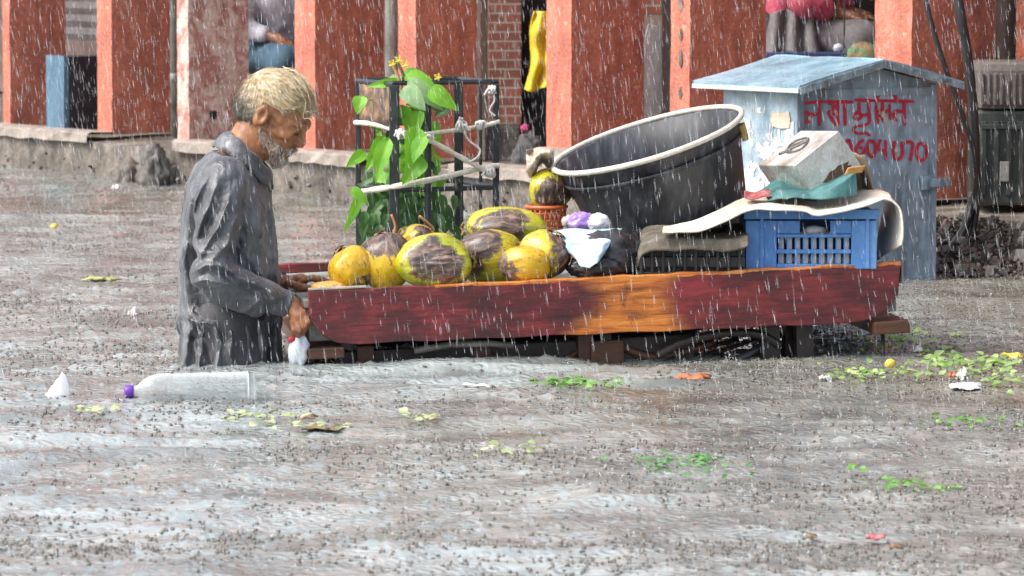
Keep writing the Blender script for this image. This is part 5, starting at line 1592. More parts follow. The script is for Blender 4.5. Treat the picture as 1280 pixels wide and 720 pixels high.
def placed_folds(p, folds):
    tot = 0
    xz = p[:, [0, 2]] + .004 * np.stack([vnoise(p * 24), vnoise(p * 24 + 9)], 1)
    for pts, wpx, amp in folds:
        pts = [_xz(*q) for q in pts]; w = wpx * _FY / F
        best = None; total = sum(np.linalg.norm(pts[i + 1] - pts[i]) for i in range(len(pts) - 1)); acc = 0
        tt = None
        for i in range(len(pts) - 1):
            a, b_ = pts[i], pts[i + 1]; ab = b_ - a; L_ = np.linalg.norm(ab)
            t = np.clip(((xz - a) @ ab) / (L_ * L_), 0, 1)
            d = xz - (a + t[:, None] * ab); dist = np.sqrt((d * d).sum(1))
            sg = np.sign(d[:, 0] * ab[1] - d[:, 1] * ab[0])
            u = (acc + t * L_) / total
            if best is None: best, sgn, tt = dist, sg, u
            else:
                k = dist < best; best = np.where(k, dist, best); sgn = np.where(k, sg, sgn); tt = np.where(k, u, tt)
            acc += L_
        x = best / w * np.where(sgn > 0, 1.0, .62)              # one flank steeper than the other
        prof = np.exp(-x * 1.35) - .45 * np.exp(-((x - 1.7) / .8) ** 2)
        tot = tot + 1.55 * amp * prof * np.clip(np.sin(PI * np.clip(tt * .92 + .04, 0, 1)) * 1.6, 0, 1)
    return tot
def shirt(p):
    q = p - np.array([m_(288, 300)[0], YM, 0])
    t_ = sections_sdf(p, man_secs(0, 0))
    z0 = zt(262)
    # folds: crisp creases, long and hanging low down, slanting over back and chest
    an = np.arctan2(q[:, 1], q[:, 0])
    wz = np.stack([vnoise(p * 7.0), vnoise(p * 7.0 + 31), vnoise(p * 7.0 + 77)], 1)
    low = np.clip((zt(330) - p[:, 2]) / .15, 0, 1)
    sharp = lambda x: np.clip(x, 0, 1) ** 2.2
    pv = np.stack([an * 2.3 + .55 * wz[:, 0] + q[:, 2] * 1.1, q[:, 2] * 2.6 + .5 * wz[:, 1], .4 * wz[:, 2]], 1)
    vert = sharp(ridge(pv)) + .55 * sharp(ridge(pv * np.array([2.1, 1.4, 1]) + 9))
    pd = np.stack([q[:, 0] * 6 + q[:, 2] * 9, q[:, 1] * 7, q[:, 2] * 3.5 - q[:, 0] * 4], 1) + .6 * wz
    diag = sharp(ridge(pd + 7)) + .5 * sharp(ridge(pd * 1.9 + 3))
    msk = np.clip(.55 + .9 * vnoise(p * 5.5 + 12), .15, 1.1)
    near_ = np.clip((YM + .02 - p[:, 1]) / .06, 0, 1)
    t_ = t_ + .007 - msk * ((.006 + .010 * low) * vert + .009 * diag * (1 - .75 * low)) - near_ * placed_folds(p, TORSO_FOLDS)
    # cloth gathered and bagging over the belt line, back overhang
    zb_ = p[:, 2] + .03 * vnoise(np.stack([an * 1.6, 0 * an, 0 * an], 1) + 4)
    bag = np.exp(-((zb_ - zt(398)) / .028) ** 2)
    t_ = t_ - .012 * bag * msk
    cut = np.exp(-((zb_ - zt(413)) / .010) ** 2); t_ = t_ + .008 * cut * msk
    # sleeves
    def sleeve(a, b_, c, ra, rb, rc, cuff):
        s = s_chain(p, [a, b_, c], [ra, rb, rc], .03)
        ax = (b_ - a) / np.linalg.norm(b_ - a); fx_ = (c - b_) / np.linalg.norm(c - b_)
        tu, tf = (p - a) @ ax, (p - b_) @ fx_
        rel = p - b_
        f1 = ridge(np.stack([tu * 15 + rel[:, 1] * 9, rel[:, 0] * 9 - tu * 4, rel[:, 1] * 7], 1) + 2)
        f2 = ridge(np.stack([tf * 17 + rel[:, 2] * 14, rel[:, 2] * 10 + tf * 3, rel[:, 1] * 8], 1) + 5)
        upper = np.clip(.5 - tf * 12, 0, 1)
        s = s + .004 - (.007 * sharp(f1) * upper + .008 * sharp(f2) * (1 - upper)) * msk
        if b_[1] < YM: s = s - placed_folds(p, SLEEVE_FOLDS)
        return smax(s, (p - c) @ fx_ - cuff, .004)
    sn = sleeve(sh_n, el_n, wr_n, .072, .058, .040, -.004)
    # slack cloth hanging under the elbow
    sl = s_cone(p, m_(277, 366, -.235), m_(318, 383, -.225), .036, .030) - .006 * ridge(np.stack([q[:, 0] * 14 - q[:, 2] * 10, q[:, 2] * 8, q[:, 1] * 5], 1))
    sn = smin(sn, sl, .02)
    sf = sleeve(sh_f, el_f, wr_f, .070, .056, .040, -.006)
    d = smin(t_, sn, .006)
    d = smin(d, sf, .02)
    # open neck
    neck = s_cone(p, NECK0[:], (NECK1 + Vector((0.006, 0, -.02)))[:], .066, .066)
    d = smax(d, -neck, .006)
    vee = s_cone(p, m_(326, 208), m_(340, 245), .026, .006)
    return smax(d, -vee, .006)
m, nt, b, out = new_mat('wet_grey_cotton')
co = ncoord(nt)
n1 = nnoise(nt, ncoord(nt, (1, 1, .5)), 7, 5, .6, .4)
weave = nnoise(nt, ncoord(nt), 190, 2, .6)
wetn = nnoise(nt, ncoord(nt, (1, 1, .35)), 22, 4, .65)
c = nramp(nt, nmath(nt, 'ADD', nmath(nt, 'MULTIPLY', n1, .6), nmath(nt, 'MULTIPLY', wetn, .4)), [(.36, (.016, .017, .020)), (.50, (.056, .059, .068)), (.64, (.165, .173, .19))])
c = nmix(nt, .5, c, nramp(nt, weave, [(.35, (.55,) * 3), (.65, (1,) * 3)]), 'MULTIPLY')
nt.links.new(c, b.inputs[0])
nt.links.new(nramp(nt, wetn, [(.38, (.33,) * 3), (.62, (.68,) * 3)]), b.inputs['Roughness'])
b.inputs['Specular IOR Level'].default_value = .85
b.inputs['Sheen Weight'].default_value = .15
cr = nmath(nt, 'ABSOLUTE', nmath(nt, 'SUBTRACT', nnoise(nt, ncoord(nt, (1, 1, .5), rot=(0, .35, 0)), 13, 2, .5, 1.2), .5))
cr2 = nmath(nt, 'ABSOLUTE', nmath(nt, 'SUBTRACT', nnoise(nt, ncoord(nt, (1, 1, .8), rot=(0, -.6, 0)), 21, 2, .5, 1.0), .5))
hgt = nmath(nt, 'ADD', nmath(nt, 'MULTIPLY', cr, -3.0), nmath(nt, 'MULTIPLY', cr2, -1.6))
hgt = nmath(nt, 'ADD', hgt, nmath(nt, 'ADD', nmath(nt, 'MULTIPLY', wetn, .4), nmath(nt, 'MULTIPLY', weave, .12)))
nbump(nt, b, hgt, .75, .007)
SHIRT = m
lo = [m_(205, 300)[0], YM - .36, -.16]; hi = [m_(380, 300)[0], YM + .38, P(300, 160, YM).z]
me = sdf_mesh(shirt, lo, hi, .0045, .03)
link_mesh('shirt', me, SHIRT, man, smooth=True)
# collar: band falling open from the nape to a point on the chest
top_l = spline([P(287, 166, YM + .0), P(294, 171, YM - .062), P(311, 187, YM - .076), P(328, 204, YM - .060), P(339, 217, YM - .030)], 8)
bot_l = spline([P(266, 184, YM + .0), P(276, 187, YM - .082), P(299, 203, YM - .112), P(323, 223, YM - .102), P(338, 240, YM - .070)], 8)
def collar(sgn):
    rows = []
    for v in range(7):
        f = v / 6
        row = []
        for i in range(len(top_l)):
            a, c_ = top_l[i].copy(), bot_l[i].copy()
            if sgn > 0: a.y = 2 * YM - a.y; c_.y = 2 * YM - c_.y
            p = a.lerp(c_, f); p.z += .012 * math.sin(f * PI); p.y += -sgn * -.004 * math.sin(f * PI)
            p.z += .003 * math.sin(i * .7)
            row.append(p)
        rows.append(row)
    MB().grid(rows, thick=.004).build('collar', SHIRT, man)
collar(-1); collar(1)
# trousers under the water
def trousers(p):
    d = smin(s_chain(p, [hipn + [0, 0, .12], kn_n, ft_n + [0, 0, .06]], [.105, .080, .075], .03), s_chain(p, [hipf + [0, 0, .12], kn_f, ft_f + [0, 0, .06]], [.105, .080, .075], .03), .04)
    return d - .008 * ridge(p * 12)
me = sdf_mesh(trousers, [fx - .35, YM - .3, STREET], [fx + .3, YM + .3, .2], .012)
link_mesh('trousers', me, mat('dark_trousers', [(.03, .03, .035), (.07, .07, .08)], 8, .7), man, smooth=True)
# hair
def hairline(f): return np.interp(f, [-.14, -.10, -.055, -.040, -.034, .0, .03, .06, .085, .12], [-.066, -.064, -.056, -.040, .030, .034, .048, .062, .070, .066])
def man_hair(p):
    q = HD.loc(p)
    d = s_ell(q, (-.017, 0, .038), (.106, .083, .089))
    d = smin(d, s_ell(q, (-.070, 0, -.006), (.050, .070, .062)), .03)
    an = np.arctan2(q[:, 1], q[:, 2] - .01)
    w = .5 * fbm(np.stack([q[:, 0] * 14, an * 2, 0 * an], 1), 2)
    st = ridge(np.stack([an * 11 + w * 2 + q[:, 0] * 8, q[:, 0] * 9, 0 * an], 1)) + .6 * ridge(np.stack([an * 24 + w * 3, q[:, 0] * 14, 2 + 0 * an], 1))
    d = d - .0016 * st - .0014 * fbm(q * 18, 2)
    edge = hairline(q[:, 0]) + .006 * vnoise(np.stack([q[:, 0] * 90, q[:, 1] * 90, 0 * an], 1))
    return smax(d, (edge - q[:, 2]), .006) * HD.k
lo = np.array([HD.world((0, 0, .02))[i] - .17 for i in range(3)]); hi = lo + .34
m, nt, b, out = new_mat('straw_hair')
tc = nt.nodes.new('ShaderNodeTexCoord'); gx = nt.nodes.new('ShaderNodeSeparateXYZ'); nt.links.new(tc.outputs['Object'], gx.inputs[0])
hn_ = nnoise(nt, ncoord(nt, (.5, 1.4, 1.4)), 40, 4, .65, .6)
hb = nnoise(nt, ncoord(nt), 12, 3)
hc = nramp(nt, nmath(nt, 'ADD', nmath(nt, 'MULTIPLY', hn_, .6), nmath(nt, 'MULTIPLY', hb, .4)), [(.36, (.34, .23, .115)), (.48, (.53, .42, .25)), (.60, (.70, .61, .45))])
# greyer at the nape (lower part of the hair)
nv_ = HD.B[2] + .35 * HD.B[0]
dtn = nt.nodes.new('ShaderNodeVectorMath'); dtn.operation = 'DOT_PRODUCT'; nt.links.new(tc.outputs['Object'], dtn.inputs[0]); dtn.inputs[1].default_value = nv_
org = float(nv_ @ (HD.O - np.array([fx, YM, STREET])))
k_ = nmath(nt, 'ADD', nmath(nt, 'SUBTRACT', dtn.outputs['Value'], org), nmath(nt, 'MULTIPLY', hn_, .05))
nap = nramp(nt, nmath(nt, 'ADD', nmath(nt, 'MULTIPLY', k_, 8.0), .5), [(.25, (1, 1, 1)), (.72, (0, 0, 0))])
hc = nmix(nt, nap, hc, nramp(nt, hn_, [(.36, (.13, .11, .09)), (.62, (.38, .35, .30))]))
nt.links.new(hc, b.inputs[0]); b.inputs['Roughness'].default_value = .45
nbump(nt, b, hn_, .5, .004)
HAIRM = m
me = sdf_mesh(man_hair, lo, hi, .0030)
hair = link_mesh('hair', me, HAIRM, man, smooth=True)

def strands(me_, M_, H, n, flow, L0_, L1_, r, lift, keep=None, spread=.16, rng=np.random.default_rng(3)):
    """short tapered hairs lying along a surface, combed by flow(head-local position)"""
    nv = len(me_.vertices)
    v = np.zeros(nv * 3); me_.vertices.foreach_get('co', v); v = v.reshape(-1, 3) + np.array(M_[:])
    nn = np.zeros(nv * 3); me_.vertices.foreach_get('normal', nn); nn = nn.reshape(-1, 3)
    q = H.loc(v)
    ok = np.ones(nv, bool) if keep is None else keep(q)
    pick = rng.choice(np.where(ok)[0], n)
    pos, nor = v[pick], nn[pick]
    fl = flow(q[pick]) @ H.B + rng.normal(0, spread, (n, 3))
    fl -= nor * (fl * nor).sum(1)[:, None]; fl /= np.maximum(np.linalg.norm(fl, axis=1), 1e-6)[:, None]
    fl = fl + nor * lift
    L_ = rng.uniform(L0_, L1_, n)
    C_ = pos + fl * (L_ * .38)[:, None] + nor * .0008
    mm = spindles(C_, fl, L_, np.full(n, r) * rng.uniform(.7, 1.2, n))
    return mm
def hair_flow(q):
    back = np.clip((-q[:, 0] - .03) / .05, 0, 1)[:, None] * np.clip((.09 - q[:, 2]) / .06, 0, 1)[:, None]
    f = np.stack([np.ones(len(q)), .25 * np.sign(q[:, 1]), -.25 - 0 * q[:, 0]], 1)
    d = np.stack([.15 + 0 * q[:, 0], 0 * q[:, 0], -np.ones(len(q))], 1)
    return f * (1 - back) + d * back
sm = strands(me, man.location, HD, 7500, hair_flow, .022, .050, .00050, .002, spread=.035)
link_mesh('hair_strands', sm, HAIRM, man)
# loose wet strands over forehead and crown
mb = MB()
for k in range(26):
    l = random.uniform(-.075, .075); ph = random.uniform(.1, 1)
    pts = []
    n = 7
    f0 = random.uniform(-.06, .05); f1 = f0 + random.uniform(.05, .10)
    for i in range(n):
        f = min(f0 + (f1 - f0) * i / (n - 1), .112)
        x = (f + .018) / .118
        zz = math.sqrt(max(0.0, 1 - min(.98, x * x) - (l / .10) ** 2 * .8)) if (x * x + (l / .10) ** 2 * .8) < 1 else .15
        pts.append(HD.world((f, l + .006 * math.sin(i + k), .040 + .101 * zz - (.004 if i < 2 or i > n - 2 else 0))))
    mb.tube(spline(pts, 3), .0009, 5)
for k in range(0):
    l = random.uniform(-.05, .05)
    mb.tube(spline([HD.world((.062, l, .094)), HD.world((.088, l * 1.02, .072)), HD.world((.094, l * 1.05 + .004, .048 + random.uniform(-.010, .012)))], 4), .0009, 5)
mb.build('loose_strands', HAIRM, man)
# beard and moustache
def beard(p):
    q = HD.loc(p); ql = q.copy(); ql[:, 1] = np.abs(q[:, 1])
    d = smin(s_cone(q, (.0, 0, -.072), (.064, 0, -.094), .0462, .0250), s_ell(q, (.066, 0, -.104), (.020, .022, .019)), .02)
    d = smin(d, s_cone(ql, (-.005, .049, -.050), (.050, .034, -.075), .014, .018), .02)
    d = smin(d, s_cone(ql, (.092, .003, -.0535), (.076, .028, -.066), .0095, .008), .008)
    n = ridge(q * np.array([60, 60, 22.])) + ridge(q * np.array([120, 120, 45.]) + 5) * .6
    d = d - .0030 * n
    lim = np.interp(q[:, 0], [-.03, .02, .05, .075, .12], [-.025, -.050, -.058, -.052, -.046])
    d = smax(d, q[:, 2] - lim, .006)
    d = smax(d, -(q[:, 0] + .012), .008)
    d = smax(d, -s_cone(ql, (.105, 0, -.0665), (.088, .016, -.067), .0055, .003), .004)
    return d * HD.k
c_ = HD.world((.04, 0, -.08))
me = sdf_mesh(beard, [c_[i] - .12 for i in range(3)], [c_[i] + .12 for i in range(3)], .0028)
BEARDM = mat('wet_grey_beard', [(.16, .075, .045), (.27, .17, .12), (.48, .43, .39)], 55, .5, (1, 1, .4), .6, lo=.36, hi=.66)
link_mesh('beard', me, BEARDM, man, smooth=True)
vb = me.copy(); vb.transform(Matrix.Translation(man.location))
sm = strands(vb, Vector((0, 0, 0)), HD, 1700, lambda q: np.stack([.5 + 0 * q[:, 0], .1 * np.sign(q[:, 1]), -np.ones(len(q))], 1), .008, .020, .0005, .30)
link_mesh('beard_strands', sm, mat('white_beard_hair', [(.42, .38, .34), (.72, .70, .67)], 60, .5, fine=0), man)
for s in (-1, 1):
    mb = MB()
    a = [HD.world((.094 - .012 * abs(t_) / 1, s * (.012 + .034 * t_), .027 + .006 * math.sin(t_ * 3))) for t_ in (0, .25, .5, .75, 1)]
    mb.tube(spline(a, 3), .0035, 6)
    mb.build('eyebrow', mat('grey_brow', [(.07, .05, .04), (.22, .18, .14)], 60, .6), man)
EYESH = mat('shaded_eyeball', [(.035, .026, .022), (.06, .045, .038)], 40, .4, fine=0)  # eyeball coloured dark to paint the shade of the sunken socket
EYEB = mat('eye_dark', [(.008, .006, .005), (.015, .01, .008)], 40, .35, fine=0)
for s in (-1, 1):
    e = MB().lathe([(.0102 * math.sin(t_), -.0102 * math.cos(t_)) for t_ in [PI * i / 12 for i in range(13)]], 20, Matrix.Translation(HD.world((.0785, s * .0315, -.003)))).build('eye', EYESH, man)
    MB().lathe([(.006 * math.sin(t_), -.006 * math.cos(t_)) for t_ in [PI * i / 10 for i in range(11)]], 16, Matrix.Translation(HD.world((.0838, s * .0315, -.0055)))).build('iris', EYEB, e)

# white plastic bag held by the near hand
rows = []
prof = [(0, .005), (.08, .010), (.22, .021), (.45, .027), (.70, .026), (.90, .019), (.97, .012), (1, .003)]
for t_, r in prof:
    c = Vector(m_(372 + 1 * t_, 414 + 43 * t_, -.20))
    rows.append([c + Vector((r * 1.0 * math.cos(a) * (1 + .22 * math.sin(3 * a + t_ * 5) + .12 * math.sin(7 * a - t_ * 9)), r * .8 * math.sin(a) * (1 + .15 * math.sin(5 * a + t_ * 7)), .006 * math.sin(a * 3 + 1))) for a in [2 * PI * i / 20 for i in range(21)]])
t = empty('carrier_bag', m_(372, 455, -.2), 'small white plastic bag with a red tip hanging from the old man\'s near hand', 'bag')
MB().grid(rows).build('bag', mat('white_polythene', [(.60, .66, .72), (.80, .83, .86)], 14, .3, bump=.6, fine=.1), t)
lump('red_mark', m_(364.5, 424, -.214), (.011, .006, .010), mat('red_print', [(.5, .03, .05), (.65, .08, .08)], 20, .4), .1, 5, 3, parent=t, sub=3)

# ------------------------------------------------ people sitting in the arcade
def sitter(px, Y, yaw, skin, shirt_m, trouser_m, hair_m, label, lean=.08, seat=.42, kneepx=None, arm=0):
    base = P(px, 200, Y); base.z = KZ
    Rz = Matrix.Rotation(yaw, 3, 'Z')
    def T(v): return np.array((Rz @ Vector(v) + base)[:])
    Rn = np.array(Rz)
    def L(p): return (p - np.array(base[:])) @ Rn          # world -> local
    hd = Head(Vector(T((lean + .02, 0, seat + .69))), R(12), yaw)
    hips, knees, feet = [(0, s * .09, seat + .08) for s in (-1, 1)], [(.42, s * .12, seat + .06) for s in (-1, 1)], [(.40, s * .12, .05) for s in (-1, 1)]
    sho, elb, wri = [(lean - .01, s * .17, seat + .47) for s in (-1, 1)], [(lean + .06, s * .23, seat + .22) for s in (-1, 1)], [(.32, s * (.10 + arm), seat + .17) for s in (-1, 1)]
    def torso(q, g): 
        d = s_cone(q, (0, 0, seat + .06), (lean * .6, 0, seat + .25), .125 + g, .115 + g)
        d = smin(d, s_ell(q, (lean, 0, seat + .38), (.115 + g, .175 + g, .16 + g)), .05)
        return d
    def body(p):
        q = L(p)
        d = hd.sdf(p)
        d = smin(d, s_cone(q, (lean - .01, 0, seat + .46), (lean, 0, seat + .64), .06, .052), .03)
        d = smin(d, torso(q, -.012), .03)
        for i in (0, 1):
            d = smin(d, s_chain(q, [sho[i], elb[i], wri[i]], [.046, .038, .027], .02), .02)
            w = np.array(wri[i]); s = (-1, 1)[i]
            hnd = s_cone(q, w, w + [.07, 0, -.015], .026, .024)
            for k in range(4):
                y = s * (-.026 + .0175 * k)
                hnd = smin(hnd, s_chain(q, [w + [.07, y, -.014], w + [.105, y, -.022], w + [.125, y, -.045], w + [.122, y, -.065]], [.010, .0095, .009, .008]), .006)
            hnd = smin(hnd, s_chain(q, [w + [.02, -s * .02, -.005], w + [.05, -s * .042, -.015], w + [.08, -s * .045, -.03]], [.013, .0115, .0095]), .008)
            d = smin(d, hnd, .012)
            d = smin(d, s_chain(q, [hips[i], knees[i], feet[i]], [.08, .055, .038], .02), .03)
            f = np.array(feet[i]); d = smin(d, s_cone(q, f + [-.03, 0, -.01], f + [.15, 0, -.022], .036, .026), .02)
        return d
    lo = np.array(base[:]) - [.62, .62, 0.02]; hi = np.array(base[:]) + [.62, .62, 1.35]
    o = link_mesh('person', sdf_mesh(body, lo, hi, .0075), skin, loc=base, smooth=True)
    tag(o, label, 'person')
    def sh(p):
        q = L(p)
        d = torso(q, .012)
        for i in (0, 1):
            d = smin(d, s_chain(q, [sho[i], elb[i], np.array(elb[i]) * .45 + np.array(wri[i]) * .55], [.066, .056, .05], .02), .03)
        d = d - .008 * ridge(np.stack([q[:, 0] * 8, q[:, 1] * 10, q[:, 2] * 6], 1) + px) - .004 * ridge(q * 16)
        return smax(d, -s_cone(q, (lean - .01, 0, seat + .5), (lean + .02, 0, seat + .7), .07, .07), .01)
    link_mesh('shirt', sdf_mesh(sh, lo, hi, .010), shirt_m, o, smooth=True)
    def tr(p):
        q = L(p); d = s_ell(q, (0, 0, seat + .08), (.14, .17, .10))
        for i in (0, 1): d = smin(d, s_chain(q, [hips[i], knees[i], np.array(feet[i]) + [0, 0, .07]], [.098, .076, .062], .03), .03)
        return d - .008 * ridge(q * np.array([9, 12, 7.]) + px)
    link_mesh('trousers', sdf_mesh(tr, lo, hi, .011), trouser_m, o, smooth=True)
    def hr(p):
        q = hd.loc(p); d = s_ell(q, (-.018, 0, .042), (.106, .084, .088)) - .003 * ridge(q * 50)
        return smax(d, hairline(q[:, 0]) - q[:, 2], .006)
    c = hd.world((0, 0, .02))
    link_mesh('hair', sdf_mesh(hr, [c[i] - .16 for i in range(3)], [c[i] + .16 for i in range(3)], .008), hair_m, o, smooth=True)
    # stool
    st_ = empty('stool', base, 'plain wooden stool under the ' + label.split(' sitting')[0], 'stool')
    Mx = Matrix.Translation(base) @ Rz.to_4x4()
    MB().box((0, 0, seat - .045), (.32, .36, .03), Mx, .006).build('seat', BRW, st_)
    for sx_ in (-1, 1):
        for sy_ in (-1, 1): MB().box((sx_ * .13, sy_ * .15, (seat - .062) / 2), (.035, .035, seat - .064), Mx, .004).build('leg', BRW, st_)
    return o
WS = mat('white_cotton', [(.42, .42, .50), (.62, .62, .70), (.74, .74, .80)], 9, .8, (1, 1, .5), .4, .006)
DB = mat('denim_blue', [(.04, .09, .14), (.09, .18, .26)], 10, .8)
BHAIR = mat('black_hair', [(.012, .010, .009), (.03, .026, .022)], 40, .45)
GSK = mat('grey_skirt_cloth', [(.13, .12, .125), (.25, .235, .24)], 7, .8, (1, 1, .4), .5, .006)
sitter(338, 21.75, R(-62), SKIN2, WS, DB, BHAIR, 'person in a white shirt and blue trousers sitting in the arcade behind the old man', .10, seat=.30)
sitter(965, 18.2, R(-20), SKIN2, mat('pink_shawl', [(.50, .06, .12), (.66, .14, .20)], 8, .8), GSK, BHAIR, 'person in a pink top with a grey lap cloth sitting above the kiosk roof', .14, seat=.50)
sitter(1078, 18.6, R(-75), SKIN2, mat('dark_brown_cloth', [(.03, .026, .022), (.12, .10, .08)], 9, .8), mat('navy_cloth', [(.02, .025, .07), (.04, .05, .14)], 9, .8), BHAIR, 'person in dark brown and navy clothes sitting right of the iron post', .10)
# lap cloth, bundles and bags near them
q = P(985, 62, 18.0)
rows = []
for i in range(20):
    v = i / 19
    rows.append([P(955 + 62 * (j / 16) * (1 - .06 * math.sin(v * 3)) + 10 * v * (j / 16), 14 + 54 * v + 3 * math.sin(j * .7), 17.95 - .05 * v + .03 * math.sin(j * 1.1 + v * 2)) for j in range(17)])
tag(MB().grid(rows, thick=.006).build('lap_cloth', GSK, loc=q), 'grey cloth spread over the knees of the person in pink', 'cloth')
lump('cloth_sack', P(1079, 72, 17.7), (.07, .06, .065), mat('green_patch_sack', [(.35, .24, .12), (.10, .32, .13), (.14, .40, .18)], 9, .7, lo=.42, hi=.58), .12, 6, 11, lab='tan and green sack on the footpath behind the kiosk roof', cat='sack')
lump('white_bag', P(1048, 60, 17.9), (.022, .02, .018), WHT, .2, 8, 13, lab='small white bag left of the foot of the iron post above the kiosk roof', cat='bag', sub=3)
lump('white_bag', P(1046, 34, 18.0), (.02, .02, .012), WHT, .2, 8, 14, lab='small white packet higher up beside the orange brick pier', cat='bag', sub=3)
o = fbox('blue_bench', 945, 1100, 66, 100, 17.75, .4, mat('navy_bench', [(.02, .03, .10), (.05, .07, .2)], 8, .6), 'dark blue low bench behind the kiosk roof', 'bench')

# ================================================================== THINGS AFLOAT
# big clear bottle
bA, bB = W(166, 497, .022), W(321, 492, .026)
bA = P(166, 497, 11.0); bB = P(320, 492, 11.04); bA.z = .030; bB.z = .033
ax = (bB - bA).normalized(); BL = (bB - bA).length
sy = Vector((0, 0, 1)).cross(ax).normalized(); sz = ax.cross(sy)
BM = Matrix(((sy.x, sz.x, ax.x, bA.x), (sy.y, sz.y, ax.y, bA.y), (sy.z, sz.z, ax.z, bA.z), (0, 0, 0, 1)))
m, nt, b, out = new_mat('clear_bottle_plastic')
b.inputs['Base Color'].default_value = (.78, .81, .82, 1); b.inputs['Roughness'].default_value = .14
nbump(nt, b, nnoise(nt, ncoord(nt, (1, 1, .5)), 30, 3), .3, .004)
lw = nt.nodes.new('ShaderNodeLayerWeight'); lw.inputs[0].default_value = .45
tr = nt.nodes.new('ShaderNodeBsdfTransparent'); tr.inputs[0].default_value = (.90, .93, .93, 1)
mx = nt.nodes.new('ShaderNodeMixShader')
nt.links.new(nmath(nt, 'ADD', nmath(nt, 'MULTIPLY', lw.outputs['Facing'], .55), .11), mx.inputs[0])
nt.links.new(tr.outputs[0], mx.inputs[1]); nt.links.new(b.outputs[0], mx.inputs[2]); nt.links.new(mx.outputs[0], out.inputs[0])
t = empty('plastic_bottle', bA + ax * BL / 2, 'large clear plastic bottle with purple cap floating on its side', 'bottle')
prof = [(.001, 0), (.013, 0), (.014, .008), (.018, .014), (.029, .026), (.039, .042), (.0445, .058), (.0465, .075), (.0465, .09)]
z = .10
while z < BL - .03:
    prof += [(.046, z), (.0448, z + .006), (.046, z + .012)]; z += .024
prof += [(.046, BL - .022), (.043, BL - .006), (.034, BL), (.001, BL - .006)]
MB().lathe(prof, 40, BM, wob=.01).build('body', m, t)
PUR = mat('purple_cap', [(.10, .03, .32), (.20, .07, .48)], 20, .35)
cap = MB().lathe([(.001, -.022), (.015, -.022), (.0175, -.018), (.0175, -.002), (.0155, .002), (.001, .002)], 20, BM).build('cap', PUR, t)
mb = MB()
mb.tube(spline([BM @ Vector((.0, -.017, -.004)), BM @ Vector((.004, -.030, -.008)), BM @ Vector((-.004, -.040, -.004))]), .0022, 5)
mb.tube(spline([BM @ Vector((.006, -.016, -.014)), BM @ Vector((.008, -.030, -.022)), BM @ Vector((.002, -.038, -.026))]), .0022, 5)
mb.build('tear_strip', PUR, cap)
# white scrap standing in the water
a = W(52, 502); b2 = W(88, 502)
mid = W(72, 502)
rows = []
for i in range(10):
    v = i / 9
    row = []
    for j in range(19):
        u = j / 18
        x = 52 + 36 * u; top_ = 466 + 34 * abs((x - 78) / (26 if x < 78 else 12)) ** (1.05 if x < 78 else 2.2) + .8 * math.sin(j * 1.9)
        p = P(x, 507 + (min(top_, 504) - 507) * v, mid.y - .010 * math.sin(u * PI) * (1 - .5 * v))
        row.append(p)
    rows.append(row)
tag(MB().grid(rows, thick=.022).build('foam_scrap', mat('wet_white_foam', [(.70, .70, .72), (.82, .82, .83)], 20, .5, fine=.12), loc=mid), 'pointed white scrap of foam standing in the water left of the bottle', 'scrap')
def raft(px, py, w, d, h, m, name, lab, cat, yaw=0, group=None, amp=.12, seed=1):
    c = W(px, py, .004)
    if cat in ('fruit',):
        return lump(name, c + Vector((0, 0, h * .35)), (w * c.y / F / 2, d, h), m, amp, 6, seed, lab=lab, cat=cat, group=group, sub=3)
    hw = w * c.y / F / 2; hd = min(d, hw * 1.6); rg = np.random.default_rng(seed)
    n = 12; rows = []
    edge = rg.uniform(.72, 1.05, 4 * n)
    for i in range(n + 1):
        v = i / n * 2 - 1; row = []
        for j in range(n + 1):
            u = j / n * 2 - 1
            k = edge[int((math.atan2(v, u) + PI) / (2 * PI) * (4 * n - 1))] if max(abs(u), abs(v)) > .8 else 1
            q = np.array([[u * 1.3 + seed * 3, v * 1.3, 0.]])
            z = h * (.7 + 1.1 * float(ridge(q)[0]) + .5 * float(vnoise(q * 2.3)[0])) * (1 - .55 * max(abs(u), abs(v)) ** 4)
            row.append(c + Vector((u * hw * k + .15 * hw * v, v * hd * k, z)))
        rows.append(row)
    return tag(MB().grid(rows, thick=.003).build(name, m, loc=c), lab, cat, group)
PAPW = mat('white_paper', [(.58, .56, .54), (.78, .77, .75)], 18, .6, fine=.15)
PAPP = mat('pink_paper', [(.60, .12, .14), (.75, .25, .25)], 18, .6)
PAPY = mat('yellow_peel', [(.62, .45, .05), (.75, .6, .12)], 18, .5)
PAPO = mat('orange_brown_card', [(.42, .12, .05), (.58, .2, .08)], 18, .6)
BRNP = mat('brown_husk', [(.13, .085, .045), (.30, .22, .12)], 18, .6)
